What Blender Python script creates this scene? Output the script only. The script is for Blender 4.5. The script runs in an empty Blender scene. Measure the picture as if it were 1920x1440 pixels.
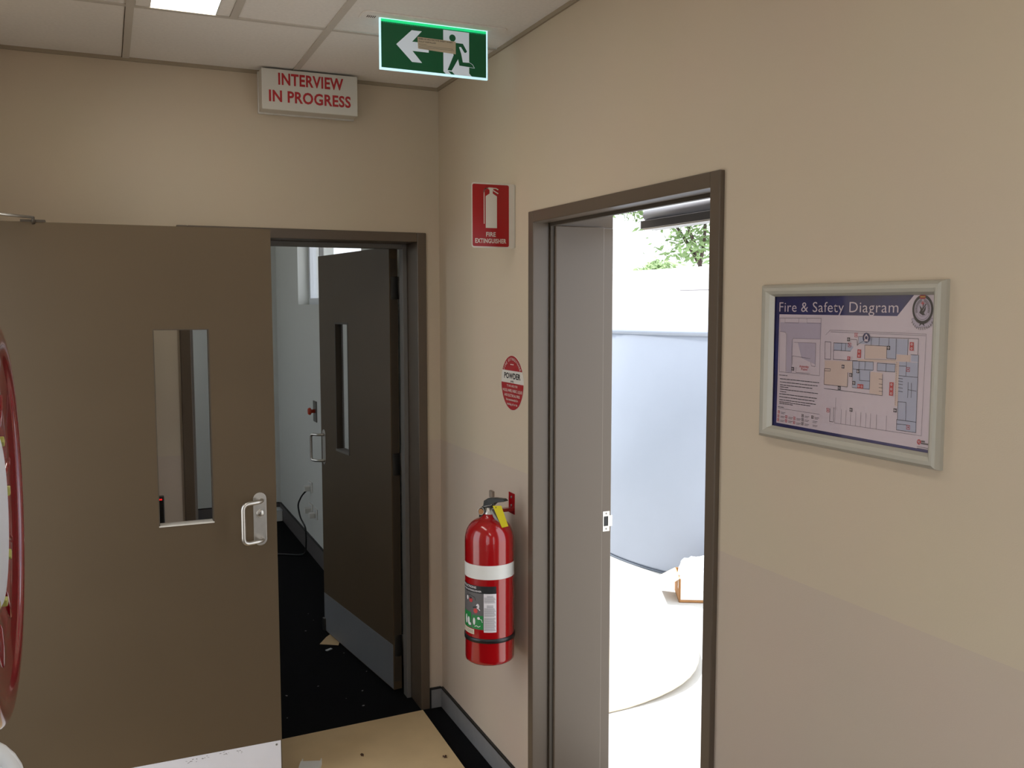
import bpy, bmesh, math, random
from mathutils import Vector, Matrix

S = bpy.context.scene
COL = S.collection
random.seed(7)

# ------------------------------------------------------------------ camera, world, sun, exposure
cam_d = bpy.data.cameras.new('camera'); cam = bpy.data.objects.new('camera', cam_d); COL.objects.link(cam)
YAW, PITCH, ROLL = 0.4146, -0.0853, -0.0007
fw = Vector((math.sin(YAW)*math.cos(PITCH), math.cos(YAW)*math.cos(PITCH), math.sin(PITCH)))
r_ = Vector((math.cos(YAW), -math.sin(YAW), 0)); u_ = r_.cross(fw)
R2 = r_*math.cos(ROLL) + u_*math.sin(ROLL); U2 = u_*math.cos(ROLL) - r_*math.sin(ROLL)
cam.matrix_world = Matrix(((R2.x, U2.x, -fw.x, -1.3237), (R2.y, U2.y, -fw.y, -3.7849), (R2.z, U2.z, -fw.z, 1.7920), (0, 0, 0, 1)))
cam_d.sensor_width = 36; cam_d.sensor_fit = 'HORIZONTAL'; cam_d.lens = 1724.17/1920*36
cam_d.clip_start = 0.02; cam_d.clip_end = 200
S.camera = cam

W = bpy.data.worlds.new('sky'); S.world = W; W.use_nodes = True
bg = W.node_tree.nodes['Background']
bg.inputs['Color'].default_value = (0.87, 0.93, 1.0, 1); bg.inputs['Strength'].default_value = 2.3

sun_d = bpy.data.lights.new('sun', 'SUN'); sun = bpy.data.objects.new('sun', sun_d); COL.objects.link(sun)
sun_d.energy = 6.0; sun_d.angle = math.radians(2); sun_d.color = (1, 0.97, 0.92)
_el, _az = math.radians(64), math.radians(98)
_sd = Vector((math.cos(_el)*math.cos(_az), math.cos(_el)*math.sin(_az), math.sin(_el)))
sun.rotation_euler = _sd.to_track_quat('Z', 'Y').to_euler(); sun.location = (0, 0, 8)

PANEL_RADIANCE = 7.0
S.view_settings.view_transform = 'Standard'; S.view_settings.look = 'None'
S.view_settings.exposure = 0.2; S.view_settings.gamma = 1.0; S.view_settings.use_curve_mapping = False

# ------------------------------------------------------------------ materials
def lin(c):
    return tuple((v/255/12.92 if v/255 <= .04045 else ((v/255+.055)/1.055)**2.4) for v in c)
MATS = {}
def mat(name, rgb, rough=.6, metal=0., spec=.5, noise=0., nscale=40., bump=0., bscale=200., coat=0., emit=0., emit_rgb=None):
    m = bpy.data.materials.new(name); m.use_nodes = True
    nt = m.node_tree; b = nt.nodes['Principled BSDF']
    c = lin(rgb)
    b.inputs['Base Color'].default_value = (*c, 1)
    b.inputs['Roughness'].default_value = rough; b.inputs['Metallic'].default_value = metal
    b.inputs['Specular IOR Level'].default_value = spec; b.inputs['Coat Weight'].default_value = coat
    if noise or bump:
        tc = nt.nodes.new('ShaderNodeTexCoord')
    if noise:
        n = nt.nodes.new('ShaderNodeTexNoise'); n.inputs['Scale'].default_value = nscale; n.inputs['Detail'].default_value = 5
        nt.links.new(tc.outputs['Object'], n.inputs['Vector'])
        rp = nt.nodes.new('ShaderNodeValToRGB')
        rp.color_ramp.elements[0].position = .3; rp.color_ramp.elements[1].position = .7
        rp.color_ramp.elements[0].color = (*[v*(1-noise) for v in c], 1); rp.color_ramp.elements[1].color = (*[min(1, v*(1+noise)) for v in c], 1)
        nt.links.new(n.outputs['Fac'], rp.inputs['Fac']); nt.links.new(rp.outputs['Color'], b.inputs['Base Color'])
    if bump:
        n2 = nt.nodes.new('ShaderNodeTexNoise'); n2.inputs['Scale'].default_value = bscale; n2.inputs['Detail'].default_value = 3
        nt.links.new(tc.outputs['Object'], n2.inputs['Vector'])
        bp = nt.nodes.new('ShaderNodeBump'); bp.inputs['Strength'].default_value = bump; bp.inputs['Distance'].default_value = .003
        nt.links.new(n2.outputs['Fac'], bp.inputs['Height']); nt.links.new(bp.outputs['Normal'], b.inputs['Normal'])
    if emit:
        b.inputs['Emission Color'].default_value = (*lin(emit_rgb or rgb), 1); b.inputs['Emission Strength'].default_value = emit
    MATS[name] = m
    return m
def wall_mat(name, top, low, line_z):
    m = mat(name, top, .55, spec=.3, bump=.08, bscale=350)
    nt = m.node_tree; b = nt.nodes['Principled BSDF']
    g = nt.nodes.new('ShaderNodeNewGeometry'); sp = nt.nodes.new('ShaderNodeSeparateXYZ')
    nt.links.new(g.outputs['Position'], sp.inputs[0])
    rp = nt.nodes.new('ShaderNodeValToRGB'); rp.color_ramp.interpolation = 'CONSTANT'
    mp = nt.nodes.new('ShaderNodeMapRange'); mp.inputs['From Min'].default_value = 0; mp.inputs['From Max'].default_value = 3
    nt.links.new(sp.outputs['Z'], mp.inputs['Value']); nt.links.new(mp.outputs['Result'], rp.inputs['Fac'])
    e = rp.color_ramp.elements
    e[0].position = 0; e[0].color = (*lin(low), 1)
    e[1].position = (line_z-.001)/3; e[1].color = (*[v*.82 for v in lin(low)], 1)
    k = e.new((line_z+.002)/3); k.color = (*lin(top), 1)
    n = nt.nodes.new('ShaderNodeTexNoise'); n.inputs['Scale'].default_value = 2.2; n.inputs['Detail'].default_value = 4
    nt.links.new(g.outputs['Position'], n.inputs['Vector'])
    mx = nt.nodes.new('ShaderNodeMix'); mx.data_type = 'RGBA'; mx.blend_type = 'MULTIPLY'; mx.inputs['Factor'].default_value = .08
    nt.links.new(rp.outputs['Color'], mx.inputs['A']); nt.links.new(n.outputs['Color'], mx.inputs['B'])
    nt.links.new(mx.outputs['Result'], b.inputs['Base Color'])
    return m
def glass_mat(name, tint=(1, 1, 1), gloss=.08):
    m = bpy.data.materials.new(name); m.use_nodes = True; nt = m.node_tree
    nt.nodes.remove(nt.nodes['Principled BSDF']); out = nt.nodes['Material Output']
    t = nt.nodes.new('ShaderNodeBsdfTransparent'); t.inputs['Color'].default_value = (*tint, 1)
    g = nt.nodes.new('ShaderNodeBsdfGlossy'); g.inputs['Roughness'].default_value = .03
    lw = nt.nodes.new('ShaderNodeLayerWeight'); pw = nt.nodes.new('ShaderNodeMath'); pw.operation = 'POWER'; pw.inputs[1].default_value = 4.5
    f = nt.nodes.new('ShaderNodeMath'); f.operation = 'MULTIPLY_ADD'; f.inputs[1].default_value = .9; f.inputs[2].default_value = .045
    nt.links.new(lw.outputs['Facing'], pw.inputs[0]); nt.links.new(pw.outputs[0], f.inputs[0])
    x = nt.nodes.new('ShaderNodeMixShader')
    nt.links.new(f.outputs[0], x.inputs[0]); nt.links.new(t.outputs[0], x.inputs[1]); nt.links.new(g.outputs[0], x.inputs[2])
    nt.links.new(x.outputs[0], out.inputs['Surface']); MATS[name] = m
    return m
M = MATS
wall_mat('wall_paint', (206, 190, 167), (201, 184, 167), 1.205)
mat('room_paint', (216, 217, 212), .6, spec=.3, bump=.05, bscale=300)
mat('ceiling_tile', (242, 236, 230), .85, spec=.2, noise=.03, nscale=90, bump=.1, bscale=400)
mat('ceiling_grid', (206, 198, 188), .5)
mat('angle_shade', (162, 147, 126), .6)
mat('clip_grey', (140, 126, 114), .6)
mat('gap_dark', (62, 54, 44), .8)
mat('carpet', (19, 19, 21), .95, spec=.1, noise=.5, nscale=260, bump=.9, bscale=420)
mat('skirting_grey', (128, 126, 126), .5, noise=.05, nscale=25)
mat('skirting_cap', (16, 16, 16), .5)
mat('frame_brown', (94, 81, 68), .33, spec=.5)
mat('leaf_brown', (91, 76, 57), .5, spec=.3, noise=.04, nscale=3)
mat('leaf_edge', (70, 60, 48), .5)
mat('seal_grey', (120, 116, 112), .5)
mat('steel', (200, 196, 190), .38, 1.0, noise=.04, nscale=60)
mat('steel_dark', (120, 118, 114), .3, 1.0)
mat('kick_metal', (222, 222, 230), .4, 0, noise=.03, nscale=8)
mat('kick_shaded', (130, 132, 136), .45, noise=.03, nscale=8)  # shaded copy of the pale kick plate, for the leaf in the dim room
mat('white_plastic', (222, 220, 214), .4)
mat('cool_white', (215, 218, 222), .4)
mat('sign_white', (214, 208, 198), .35)
mat('red_paint', (156, 10, 16), .16, coat=.6)
mat('red_sign', (160, 8, 16), .35)
mat('red_letter', (178, 28, 32), .4)
mat('red_reel', (132, 18, 28), .16, coat=.7)
mat('hub_white', (236, 239, 250), .5)
mat('black_plastic', (20, 20, 21), .35)
mat('black_ink', (24, 24, 26), .5)
mat('yellow_tag', (206, 188, 18), .5)
mat('clip_yellow', (180, 178, 96), .4)
mat('grey_print', (96, 92, 92), .5)
mat('paper', (226, 220, 222), .35)
mat('paper_line', (112, 108, 114), .5)
mat('navy', (22, 32, 98), .28, noise=.25, nscale=14)
mat('plan_blue', (188, 200, 216), .4)
mat('plan_beige', (228, 212, 194), .4)
mat('plan_grey', (196, 192, 204), .4)
mat('plan_red', (200, 60, 62), .4)
mat('plan_wall', (44, 44, 50), .5)
mat('alu', (182, 178, 166), .45, .25)
mat('label_green', (30, 128, 62), .4)
mat('sign_green', (12, 84, 50), .3, emit=.15)
mat('exit_white', (205, 215, 225), .3, emit=.26)
mat('exit_edge', (195, 235, 245), .2, emit=.75)
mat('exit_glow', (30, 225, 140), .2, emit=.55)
mat('glow_falloff', (24, 150, 96), .2, emit=.35)
mat('tan_sticker', (212, 198, 174), .5)
mat('plywood', (214, 187, 144), .6, noise=.06, nscale=6)
mat('cardboard', (176, 128, 82), .8, noise=.1, nscale=12)
mat('card_pale', (214, 200, 176), .8)
mat('white_card', (232, 230, 226), .7)
mat('plastic_film', (232, 236, 240), .3)
mat('brown_bit', (70, 40, 24), .6)
mat('concrete', (196, 194, 190), .9, noise=.06, nscale=5, bump=.2, bscale=60)
mat('tank_blue', (158, 166, 182), .5, noise=.03, nscale=2)
mat('tank_lip', (96, 104, 116), .5)
mat('masonry_white', (236, 232, 228), .8)
mat('closer_grey', (130, 132, 142), .4)
mat('closer_dark', (60, 58, 60), .4)
mat('bark', (74, 62, 58), .9, noise=.2, nscale=10)
mat('leaf_green', (150, 174, 122), .7, noise=.25, nscale=2)
mat('red_button', (196, 60, 26), .35)
mat('lamp_diffuser', (255, 255, 250), .5, emit=PANEL_RADIANCE, emit_rgb=(255, 250, 240))
mat('red_led', (255, 40, 40), .4, emit=.6)
glass_mat('glass'); glass_mat('tinted_film', (.84, .79, .82))

# ------------------------------------------------------------------ building helpers
class MB:
    def __init__(s): s.bm = bmesh.new(); s.mats = []
    def mi(s, m):
        if m not in s.mats: s.mats.append(m)
        return s.mats.index(m)
    def _merge(s, b, m):
        i = s.mi(m)
        for f in b.faces: f.material_index = i
        me = bpy.data.meshes.new('t'); b.to_mesh(me); b.free(); s.bm.from_mesh(me); bpy.data.meshes.remove(me)
    def box(s, x0, x1, y0, y1, z0, z1, m, bev=0., seg=2, xf=None):
        b = bmesh.new(); bmesh.ops.create_cube(b, size=1)
        for v in b.verts:
            v.co = Vector(((x0+x1)/2+v.co.x*abs(x1-x0), (y0+y1)/2+v.co.y*abs(y1-y0), (z0+z1)/2+v.co.z*abs(z1-z0)))
        if bev: bmesh.ops.bevel(b, geom=b.edges[:], offset=bev, segments=seg, profile=.5, affect='EDGES')
        if xf is not None: b.transform(xf)
        s._merge(b, m); return s
    def prism(s, fr, pts, d0, d1, m, bev=0.):
        """polygon pts in frame fr, from depth d0 to d1 along the frame normal"""
        b = bmesh.new(); vs = [b.verts.new(fr(u, v, d0)) for u, v in pts]; f = b.faces.new(vs)
        g = bmesh.ops.extrude_face_region(b, geom=[f]); nv = [e for e in g['geom'] if isinstance(e, bmesh.types.BMVert)]
        dv = fr(0, 0, d1)-fr(0, 0, d0)
        for v in nv: v.co += dv
        bmesh.ops.recalc_face_normals(b, faces=b.faces[:])
        if bev: bmesh.ops.bevel(b, geom=b.edges[:], offset=bev, segments=2, profile=.5, affect='EDGES')
        s._merge(b, m); return s
    def flat(s, fr, pts, m, off=0.):
        b = bmesh.new(); vs = [b.verts.new(fr(u, v, off)) for u, v in pts]; f = b.faces.new(vs); f.normal_update()
        bmesh.ops.triangulate(b, faces=[f]); n = fr(0, 0, 1)-fr(0, 0, 0)
        for f in b.faces:
            f.normal_update()
            if f.normal.dot(n) < 0: f.normal_flip()
        s._merge(b, m); return s
    def line(s, fr, pts, w, m, off=0.):
        for (a, b) in zip(pts, pts[1:]):
            d = Vector((b[0]-a[0], b[1]-a[1])); L = d.length
            if L < 1e-6: continue
            d /= L; n = Vector((-d.y, d.x))*w/2; e = d*w/2
            A = Vector(a)-e; B = Vector(b)+e
            s.flat(fr, [A+n, A-n, B-n, B+n], m, off)
        return s
    def disc(s, fr, c, r, m, off=0., n=32, r0=0.):
        P = [(c[0]+r*math.cos(2*math.pi*i/n), c[1]+r*math.sin(2*math.pi*i/n)) for i in range(n)]
        if not r0: return s.flat(fr, P, m, off)
        Q = [(c[0]+r0*math.cos(2*math.pi*i/n), c[1]+r0*math.sin(2*math.pi*i/n)) for i in range(n)]
        for i in range(n):
            j = (i+1) % n; s.flat(fr, [P[i], P[j], Q[j], Q[i]], m, off)
        return s
    def tube(s, pts, r, m, seg=12, closed=False):
        b = bmesh.new(); P = [Vector(p) for p in pts]; n = len(P); rr = r if isinstance(r, (list, tuple)) else [r]*n
        rings = []; up = None
        for i, p in enumerate(P):
            if closed: t = (P[(i+1) % n]-P[i-1])
            else: t = (P[min(i+1, n-1)]-P[max(i-1, 0)])
            t.normalize()
            if up is None:
                up = t.orthogonal().normalized()
            up = (up-t*up.dot(t)).normalized(); w = t.cross(up)
            rings.append([b.verts.new(p+(up*math.cos(2*math.pi*k/seg)+w*math.sin(2*math.pi*k/seg))*rr[i]) for k in range(seg)])
        for i in range(n if closed else n-1):
            A, B = rings[i], rings[(i+1) % n]
            for k in range(seg): b.faces.new((A[k], A[(k+1) % seg], B[(k+1) % seg], B[k]))
        if not closed: b.faces.new(rings[0][::-1]); b.faces.new(rings[-1])
        bmesh.ops.recalc_face_normals(b, faces=b.faces[:])
        for f in b.faces: f.smooth = True
        s._merge(b, m); return s
    def lathe(s, prof, o, ax, m, seg=48, a0=0., a1=2*math.pi, ref=None):
        """prof: (radius, height along ax) pairs"""
        b = bmesh.new(); o = Vector(o); ax = Vector(ax).normalized()
        e1 = Vector(ref).normalized() if ref else ax.orthogonal().normalized(); e2 = ax.cross(e1)
        full = abs(a1-a0-2*math.pi) < 1e-6; n = seg if full else seg+1; rings = []
        for (r, h) in prof:
            if r < 1e-6: rings.append([b.verts.new(o+ax*h)]*n); continue
            rings.append([b.verts.new(o+ax*h+(e1*math.cos(a0+(a1-a0)*k/seg)+e2*math.sin(a0+(a1-a0)*k/seg))*r) for k in range(n)])
        for A, B in zip(rings, rings[1:]):
            for k in range(seg):
                j = (k+1) % n; q = []
                for v in (A[k], A[j], B[j], B[k]):
                    if v not in q: q.append(v)
                if len(q) >= 3:
                    try: b.faces.new(q)
                    except ValueError: pass
        bmesh.ops.recalc_face_normals(b, faces=b.faces[:])
        for f in b.faces: f.smooth = True
        s._merge(b, m); return s
    def text(s, fr, txt, u0, u1, v0, cap, m, off=0., bold=0., bend=None, shear=0.):
        c = bpy.data.curves.new('t', 'FONT'); c.body = txt; c.size = 1; c.offset = bold; c.resolution_u = 3; c.space_character = 1.05
        o = bpy.data.objects.new('t', c); COL.objects.link(o); bpy.context.view_layer.update()
        me = bpy.data.meshes.new_from_object(o.evaluated_get(bpy.context.evaluated_depsgraph_get()))
        bpy.data.objects.remove(o); bpy.data.curves.remove(c)
        xs = [v.co.x for v in me.vertices]; ys = [v.co.y for v in me.vertices]
        x0, x1, h = min(xs), max(xs), max(ys)
        i = s.mi(m)
        for v in me.vertices:
            u = u0+(v.co.x-x0)/(x1-x0)*(u1-u0); w = v0+v.co.y/h*cap
            v.co = bend(u, w) if bend else fr(u, w, off)
        b = bmesh.new(); b.from_mesh(me); bpy.data.meshes.remove(me)
        bmesh.ops.triangulate(b, faces=b.faces[:])
        b.normal_update()
        if not bend:
            n = fr(0, 0, 1)-fr(0, 0, 0)
            bad = [f for f in b.faces if f.normal.dot(n) < 0]; bmesh.ops.reverse_faces(b, faces=bad)
        s._merge(b, m); return s
    def build(s, name, parent=None, label=None, smooth=None):
        me = bpy.data.meshes.new(name); s.bm.to_mesh(me); s.bm.free()
        for m in s.mats: me.materials.append(M[m])
        o = bpy.data.objects.new(name, me); COL.objects.link(o)
        if parent is not None:
            o.parent = parent; o.matrix_parent_inverse = parent.matrix_world.inverted()
        if label: o['label'] = label
        return o
def thing(name, label, cat, loc, group=None, kind=None):
    o = bpy.data.objects.new(name, None); COL.objects.link(o); o.location = loc; o.empty_display_size = .1
    o.matrix_world = Matrix.Translation(loc)
    tag(o, label, cat, group, kind); return o
def tag(o, label, cat, group=None, kind=None):
    o['label'] = label; o['category'] = cat
    if group: o['group'] = group
    if kind: o['kind'] = kind
    return o
def struct(o, label=None, cat=None):
    o['kind'] = 'structure'
    if label: o['label'] = label
    if cat: o['category'] = cat
    return o
def frame(o, U, V, N):
    o, U, V, N = Vector(o), Vector(U), Vector(V), Vector(N)
    return lambda u, v, d: o+U*u+V*v+N*d
def on_back(x, y, z): return frame((x, y, z), (1, 0, 0), (0, 0, 1), (0, -1, 0))       # facing the camera, on the back wall
def on_right(x, y, z): return frame((x, y, z), (0, -1, 0), (0, 0, 1), (-1, 0, 0))     # facing into the corridor, on the right wall
def rrect(u0, u1, v0, v1, r, n=5):
    P = []
    for cx, cy, a in ((u1-r, v1-r, 0), (u0+r, v1-r, 90), (u0+r, v0+r, 180), (u1-r, v0+r, 270)):
        for i in range(n+1):
            t = math.radians(a+90*i/n); P.append((cx+r*math.cos(t), cy+r*math.sin(t)))
    return P
def fillet(pts, r, n=6):
    """round the inner corners of a polyline"""
    P = [Vector(p) for p in pts]; out = [P[0]]
    for a, b, c in zip(P, P[1:], P[2:]):
        d1 = (a-b).normalized(); d2 = (c-b).normalized(); A = b+d1*r; C = b+d2*r
        for i in range(n+1):
            t = i/n; out.append(A*(1-t)**2+b*2*t*(1-t)+C*t*t)
    out.append(P[-1]); return out

# ------------------------------------------------------------------ the setting
CH = 2.71                                   # ceiling height
XL = -1.72                                  # corridor's left wall
YF = -5.0                                   # wall behind the camera
# right wall: exterior wall with the doorway and the high window of the room beyond
w = MB()
DY0, DY1, DZ = -.962, -1.981, 2.17         # rough opening of the exterior doorway
WX = .25
w.box(0, WX, YF-.2, DY1, -.06, CH+.1, 'wall_paint'); w.box(0, WX, DY0, 0, -.06, CH+.1, 'wall_paint'); w.box(0, .055, DY1, DY0, 2.09, CH+.1, 'wall_paint'); w.box(.055, WX, DY1, DY0, DZ, CH+.1, 'wall_paint')
struct(w.build('wall_right'), 'beige corridor wall with the open exterior doorway', 'wall')
w = MB(); RX = -.02
w.box(RX, WX, .23, 1.25, -.06, 3.0, 'room_paint'); w.box(RX, WX, 3.10, 4.4, -.06, 3.0, 'room_paint')
w.box(RX, WX, 1.25, 3.10, -.06, 1.80, 'room_paint'); w.box(RX, WX, 1.25, 3.10, 2.62, 3.0, 'room_paint')
struct(w.build('wall_room_right'), 'pale wall with high window in the dark room', 'wall')
w = MB(); w.box(-3.2, .25, 4.05, 4.25, -.06, 3.0, 'room_paint'); struct(w.build('wall_room_back'), 'pale end wall of the dark room', 'wall')
w = MB(); w.box(-3.2, -3.0, .2, 1.6, -.06, 3.0, 'room_paint'); w.box(-3.2, -3.0, 2.9, 4.05, -.06, 3.0, 'room_paint'); w.box(-3.2, -3.0, 1.6, 2.9, -.06, .95, 'room_paint'); w.box(-3.2, -3.0, 1.6, 2.9, 2.5, 3.0, 'room_paint'); struct(w.build('wall_room_left'))  # unseen window opening added here to brighten the room
w = MB(); w.box(-3.0, RX, .23, 4.05, 2.95, 3.05, 'room_paint'); struct(w.build('ceiling_room'))
# back wall with the doorway to the dark room
w = MB()
AX0, AX1, AZ = -1.046, -.083, 2.08
w.box(-3.2, AX0, 0, .23, -.06, CH+.3, 'wall_paint'); w.box(AX1, 0, 0, .23, -.06, CH+.3, 'wall_paint'); w.box(AX0, AX1, 0, .23, AZ, CH+.3, 'wall_paint')
struct(w.build('wall_back'), 'beige wall with the doorway to the dark room', 'wall')
# left wall with the opening of the swung back door
w = MB()
w.box(XL-.15, XL, -.5, 0, -.06, CH+.1, 'wall_paint'); w.box(XL-.15, XL, -2.95, -1.47, -.06, CH+.1, 'wall_paint'); w.box(XL-.15, XL, YF-.2, -4.8, -.06, CH+.1, 'wall_paint'); w.box(XL-.15, XL, -4.8, -2.95, -.06, .35, 'wall_paint'); w.box(XL-.15, XL, -4.8, -2.95, 2.35, CH+.1, 'wall_paint'); w.box(XL-.15, XL, -1.47, -.5, 2.09, CH+.1, 'wall_paint')
struct(w.build('wall_left'), 'beige wall on the left carrying the hose reel', 'wall')
# wall behind the camera, opened for the added door and daylight glazing
w = MB()
w.box(XL, -1.07, YF-.2, YF, -.06, CH+.1, 'wall_paint'); w.box(-.1, 0, YF-.2, YF, -.06, CH+.1, 'wall_paint'); w.box(-1.07, -.1, YF-.2, YF, 2.4, CH+.1, 'wall_paint')
struct(w.build('wall_front'))
w = MB(); w.box(XL-.09, XL-.08, -4.8, -2.95, .35, 2.35, 'glass'); wo = w.build('fill_window')  # unseen window added to bring daylight onto the right wall
struct(wo)
w = MB()
for y in (-4.8, -3.9, -2.99): w.box(XL-.11, XL-.06, y, y+.04, .35, 2.35, 'white_plastic')
for z in (.35, 2.31): w.box(XL-.11, XL-.06, -4.8, -2.95, z, z+.04, 'white_plastic')
w.build('window_frame', wo)
wo = thing('fill_door', 'added unseen door panel beside fill glazing behind the viewpoint', 'door', (-.86, YF-.1, 0), kind='structure')  # unseen: leaf added to block a reflection, glazing added to let daylight in
w = MB(); w.box(-.56, -.12, YF-.105, YF-.095, .04, 2.38, 'glass'); w.build('fill_glazing', wo)  # added pane, brings daylight in from behind
w = MB(); w.box(-1.02, -.56, YF-.12, YF-.08, .04, 2.36, 'leaf_brown'); w.build('door_leaf', wo)
w = MB()
for x in (-1.07, -.58, -.14): w.box(x, x+.05, YF-.13, YF-.07, 0, 2.4, 'steel_dark')
for z in (0, 2.35): w.box(-1.02, -.14, YF-.129, YF-.071, z, z+.05, 'steel_dark')
w.build('frame', wo)
# floor
w = MB(); w.box(-3.2, .0, YF-.2, 4.25, -.06, 0, 'carpet'); w.box(0, .25, DY1, DY0, -.06, -.004, 'carpet')
struct(w.build('floor'), 'near black carpet running through the doorway', 'floor')
# ceiling: tiles and grid
w = MB(); w.box(XL-.15, .25, YF-.2, .0, CH, CH+.12, 'ceiling_tile'); struct(w.build('ceiling'), 'suspended ceiling of pale square tiles', 'ceiling')
w = MB()
def bar_y(x, y0, y1): w.box(x-.012, x+.012, y0, y1, CH-.004, CH, 'ceiling_grid'); (x < -1 and w.box(x-.0140, x-.012, max(y0, -.66), y1, CH-.0015, CH, 'gap_dark'))
def bar_x(y, x0, x1): w.box(x0, x1, y-.010, y+.010, CH-.004, CH, 'ceiling_grid'); w.box(x0, x1, y+.010, y+.012, CH-.0015, CH, 'gap_dark')
for x in (-.612, -1.224): bar_y(x, YF, -.001)
for i in range(11):
    y = -.655-.6*i
    for x0, x1 in ((XL, -1.236), (-1.212, -.624), (-.6, -.001)): bar_x(y, x0, x1)
for k in range(2): bar_y(-.918, -1.845-2.4*k, -.665-2.4*k)
struct(w.build('trim_1'), 'thin metal grid between the ceiling tiles', 'trim')
w = MB()                                     # wall angle, with its shadow line put into the colour
w.box(XL, 0, -.008, 0, CH-.013, CH, 'angle_shade'); w.box(-.008, 0, YF, -.008, CH-.013, CH, 'angle_shade')
w.box(XL, XL+.008, YF, -.008, CH-.013, CH, 'angle_shade')
struct(w.build('trim_2'), 'slim angle where ceiling meets the walls', 'trim')
# skirtings
def skirt(name, segs, label=None):
    w = MB()
    for (x0, x1, y0, y1, nx, ny) in segs:
        w.box(x0, x1, y0, y1, 0, .084, 'skirting_grey'); w.box(x0, x1, y0, y1, .084, .092, 'skirting_cap')
    return struct(w.build(name), label, 'baseboard' if label else None)
skirt('baseboard_right', [(-.010, 0, -.944, -.010, 0, 0), (-.010, 0, YF, -2.009, 0, 0)], 'grey skirting with black top edge along the right wall')
w = MB(); w.box(-.056, -.010, -.010, 0, 0, .084, 'skirting_grey'); w.box(-.056, -.010, -.010, 0, .084, .092, 'skirting_cap'); w.box(-.063, -.056, -.011, 0, 0, .092, 'skirting_cap')
struct(w.build('baseboard_back'), 'short grey skirting between doorway and corner', 'baseboard')
skirt('baseboard_left', [(XL, XL+.01, YF, -1.52, 0, 0)])
w = MB()
w.box(RX-.012, RX, .26, 4.05, 0, .125, 'grey_print'); w.box(-3.0, RX-.012, 4.038, 4.05, 0, .125, 'grey_print'); w.box(RX-.013, RX, .26, 4.038, .125, .132, 'skirting_cap'); w.box(-3.0, RX-.013, 4.037, 4.05, .125, .132, 'skirting_cap')
struct(w.build('baseboard_room'), 'dark skirting of the dark room', 'baseboard')

# high window of the dark room
wi = thing('window_1', 'high bright window in the dark room beyond the doorway', 'window', (.08, 2.1, 1.8), kind='structure')
w = MB()
fx0, fx1 = .062, .112
w.box(fx0, fx1, 3.055, 3.10, 1.80, 2.62, 'cool_white'); w.box(fx0, fx1, 1.25, 1.295, 1.80, 2.62, 'cool_white')
w.box(fx0, fx1, 1.295, 3.055, 1.80, 1.845, 'cool_white'); w.box(fx0, fx1, 1.295, 3.055, 2.575, 2.62, 'cool_white')
w.box(fx0+.01, fx1-.01, 2.76, 2.785, 1.845, 2.575, 'steel_dark')
w.build('window_frame', wi)
w = MB(); w.box(.085, .089, 1.295, 3.055, 1.845, 2.575, 'glass'); w.build('pane', wi)

# ---- doorway in the back wall (door_2): frame, stop, leaf swung into the dark room
d2 = thing('door_2', 'dark brown door open into the unlit room, in a brown metal frame', 'door', (-.58, .1, 0), kind='structure')
w = MB()
X0, X1, FX, FZ = -1.066, -.063, .040, 2.10
w.box(X0, X0+FX, -.012, .25, 0, FZ, 'frame_brown', .003); w.box(X1-FX, X1, -.012, .25, 0, FZ, 'frame_brown', .003)
w.box(X0+FX, X1-FX, -.012, .25, FZ-FX, FZ, 'frame_brown', .003)
w.build('frame', d2)
w = MB()
w.box(X0+FX, X0+FX+.02, .136, .19, 0, FZ-FX, 'seal_grey', .002); w.box(X1-FX-.02, X1-FX, .136, .19, 0, FZ-FX, 'seal_grey', .002); w.box(X0+FX+.02, X1-FX-.02, .136, .19, FZ-FX-.02, FZ-FX, 'seal_grey', .002)
w.build('door_stop', d2, 'grey door stop strip')
XF2 = Matrix.Translation((-.160, .222, 0)) @ Matrix.Rotation(math.radians(7.5), 4, 'Z')   # local +y runs along the leaf, -x is the face we see
def leaf_with_panel(L0, L1, P0, P1, z0, z1, pz0, pz1, t, m, xf, along):
    """leaf slab with a real opening; along: 'y' (width on y, thickness on +x) or 'x' (width on x, thickness on +y)"""
    w = MB()
    def bx(a0, a1, c0, c1):
        if along == 'y': w.box(0, t, a0, a1, c0, c1, m, xf=xf)
        else: w.box(a0, a1, 0, t, c0, c1, m, xf=xf)
    bx(L0, P0, z0, z1); bx(P1, L1, z0, z1); bx(P0, P1, z0, pz0); bx(P0, P1, pz1, z1)
    return w
lf = leaf_with_panel(0, .93, .515, .70, .012, 2.052, 1.04, 1.707, .04, 'leaf_brown', XF2, 'y').build('door_leaf', d2)
w = MB(); w.box(.016, .022, .515, .70, 1.04, 1.707, 'glass', xf=XF2); w.build('vision_panel', lf)
w = MB()
w.box(-.001, .041, .515, .525, 1.04, 1.707, 'leaf_edge', xf=XF2); w.box(-.001, .041, .69, .70, 1.04, 1.707, 'leaf_edge', xf=XF2)
w.box(-.001, .041, .525, .69, 1.697, 1.707, 'leaf_edge', xf=XF2); w.box(-.004, .044, .515, .70, 1.04, 1.052, 'seal_grey', xf=XF2)
w.build('glazing_bead', lf)
w = MB(); w.box(-.0015, 0, .004, .926, .016, .225, 'kick_shaded', xf=XF2); w.box(-.012, -.0015, .905, .935, .016, .085, 'steel_dark', .003, xf=XF2); w.build('kick_plate', lf, 'metal kick plate, colour darkened for the dim room')
w = MB(); w.box(.004, .036, -.0015, .0, .05, 2.0, 'leaf_edge', xf=XF2); w.build('hinge_edge', lf)
for z in (.17, 1.02, 1.82):
    w = MB(); w.tube([XF2 @ Vector((.048, -.006, z)), XF2 @ Vector((.048, -.006, z+.1))], .006, 'steel_dark', 10)
    w.box(.006, .046, -.0035, -.0015, z, z+.1, 'steel_dark', xf=XF2); w.build('hinge', d2)
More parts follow.
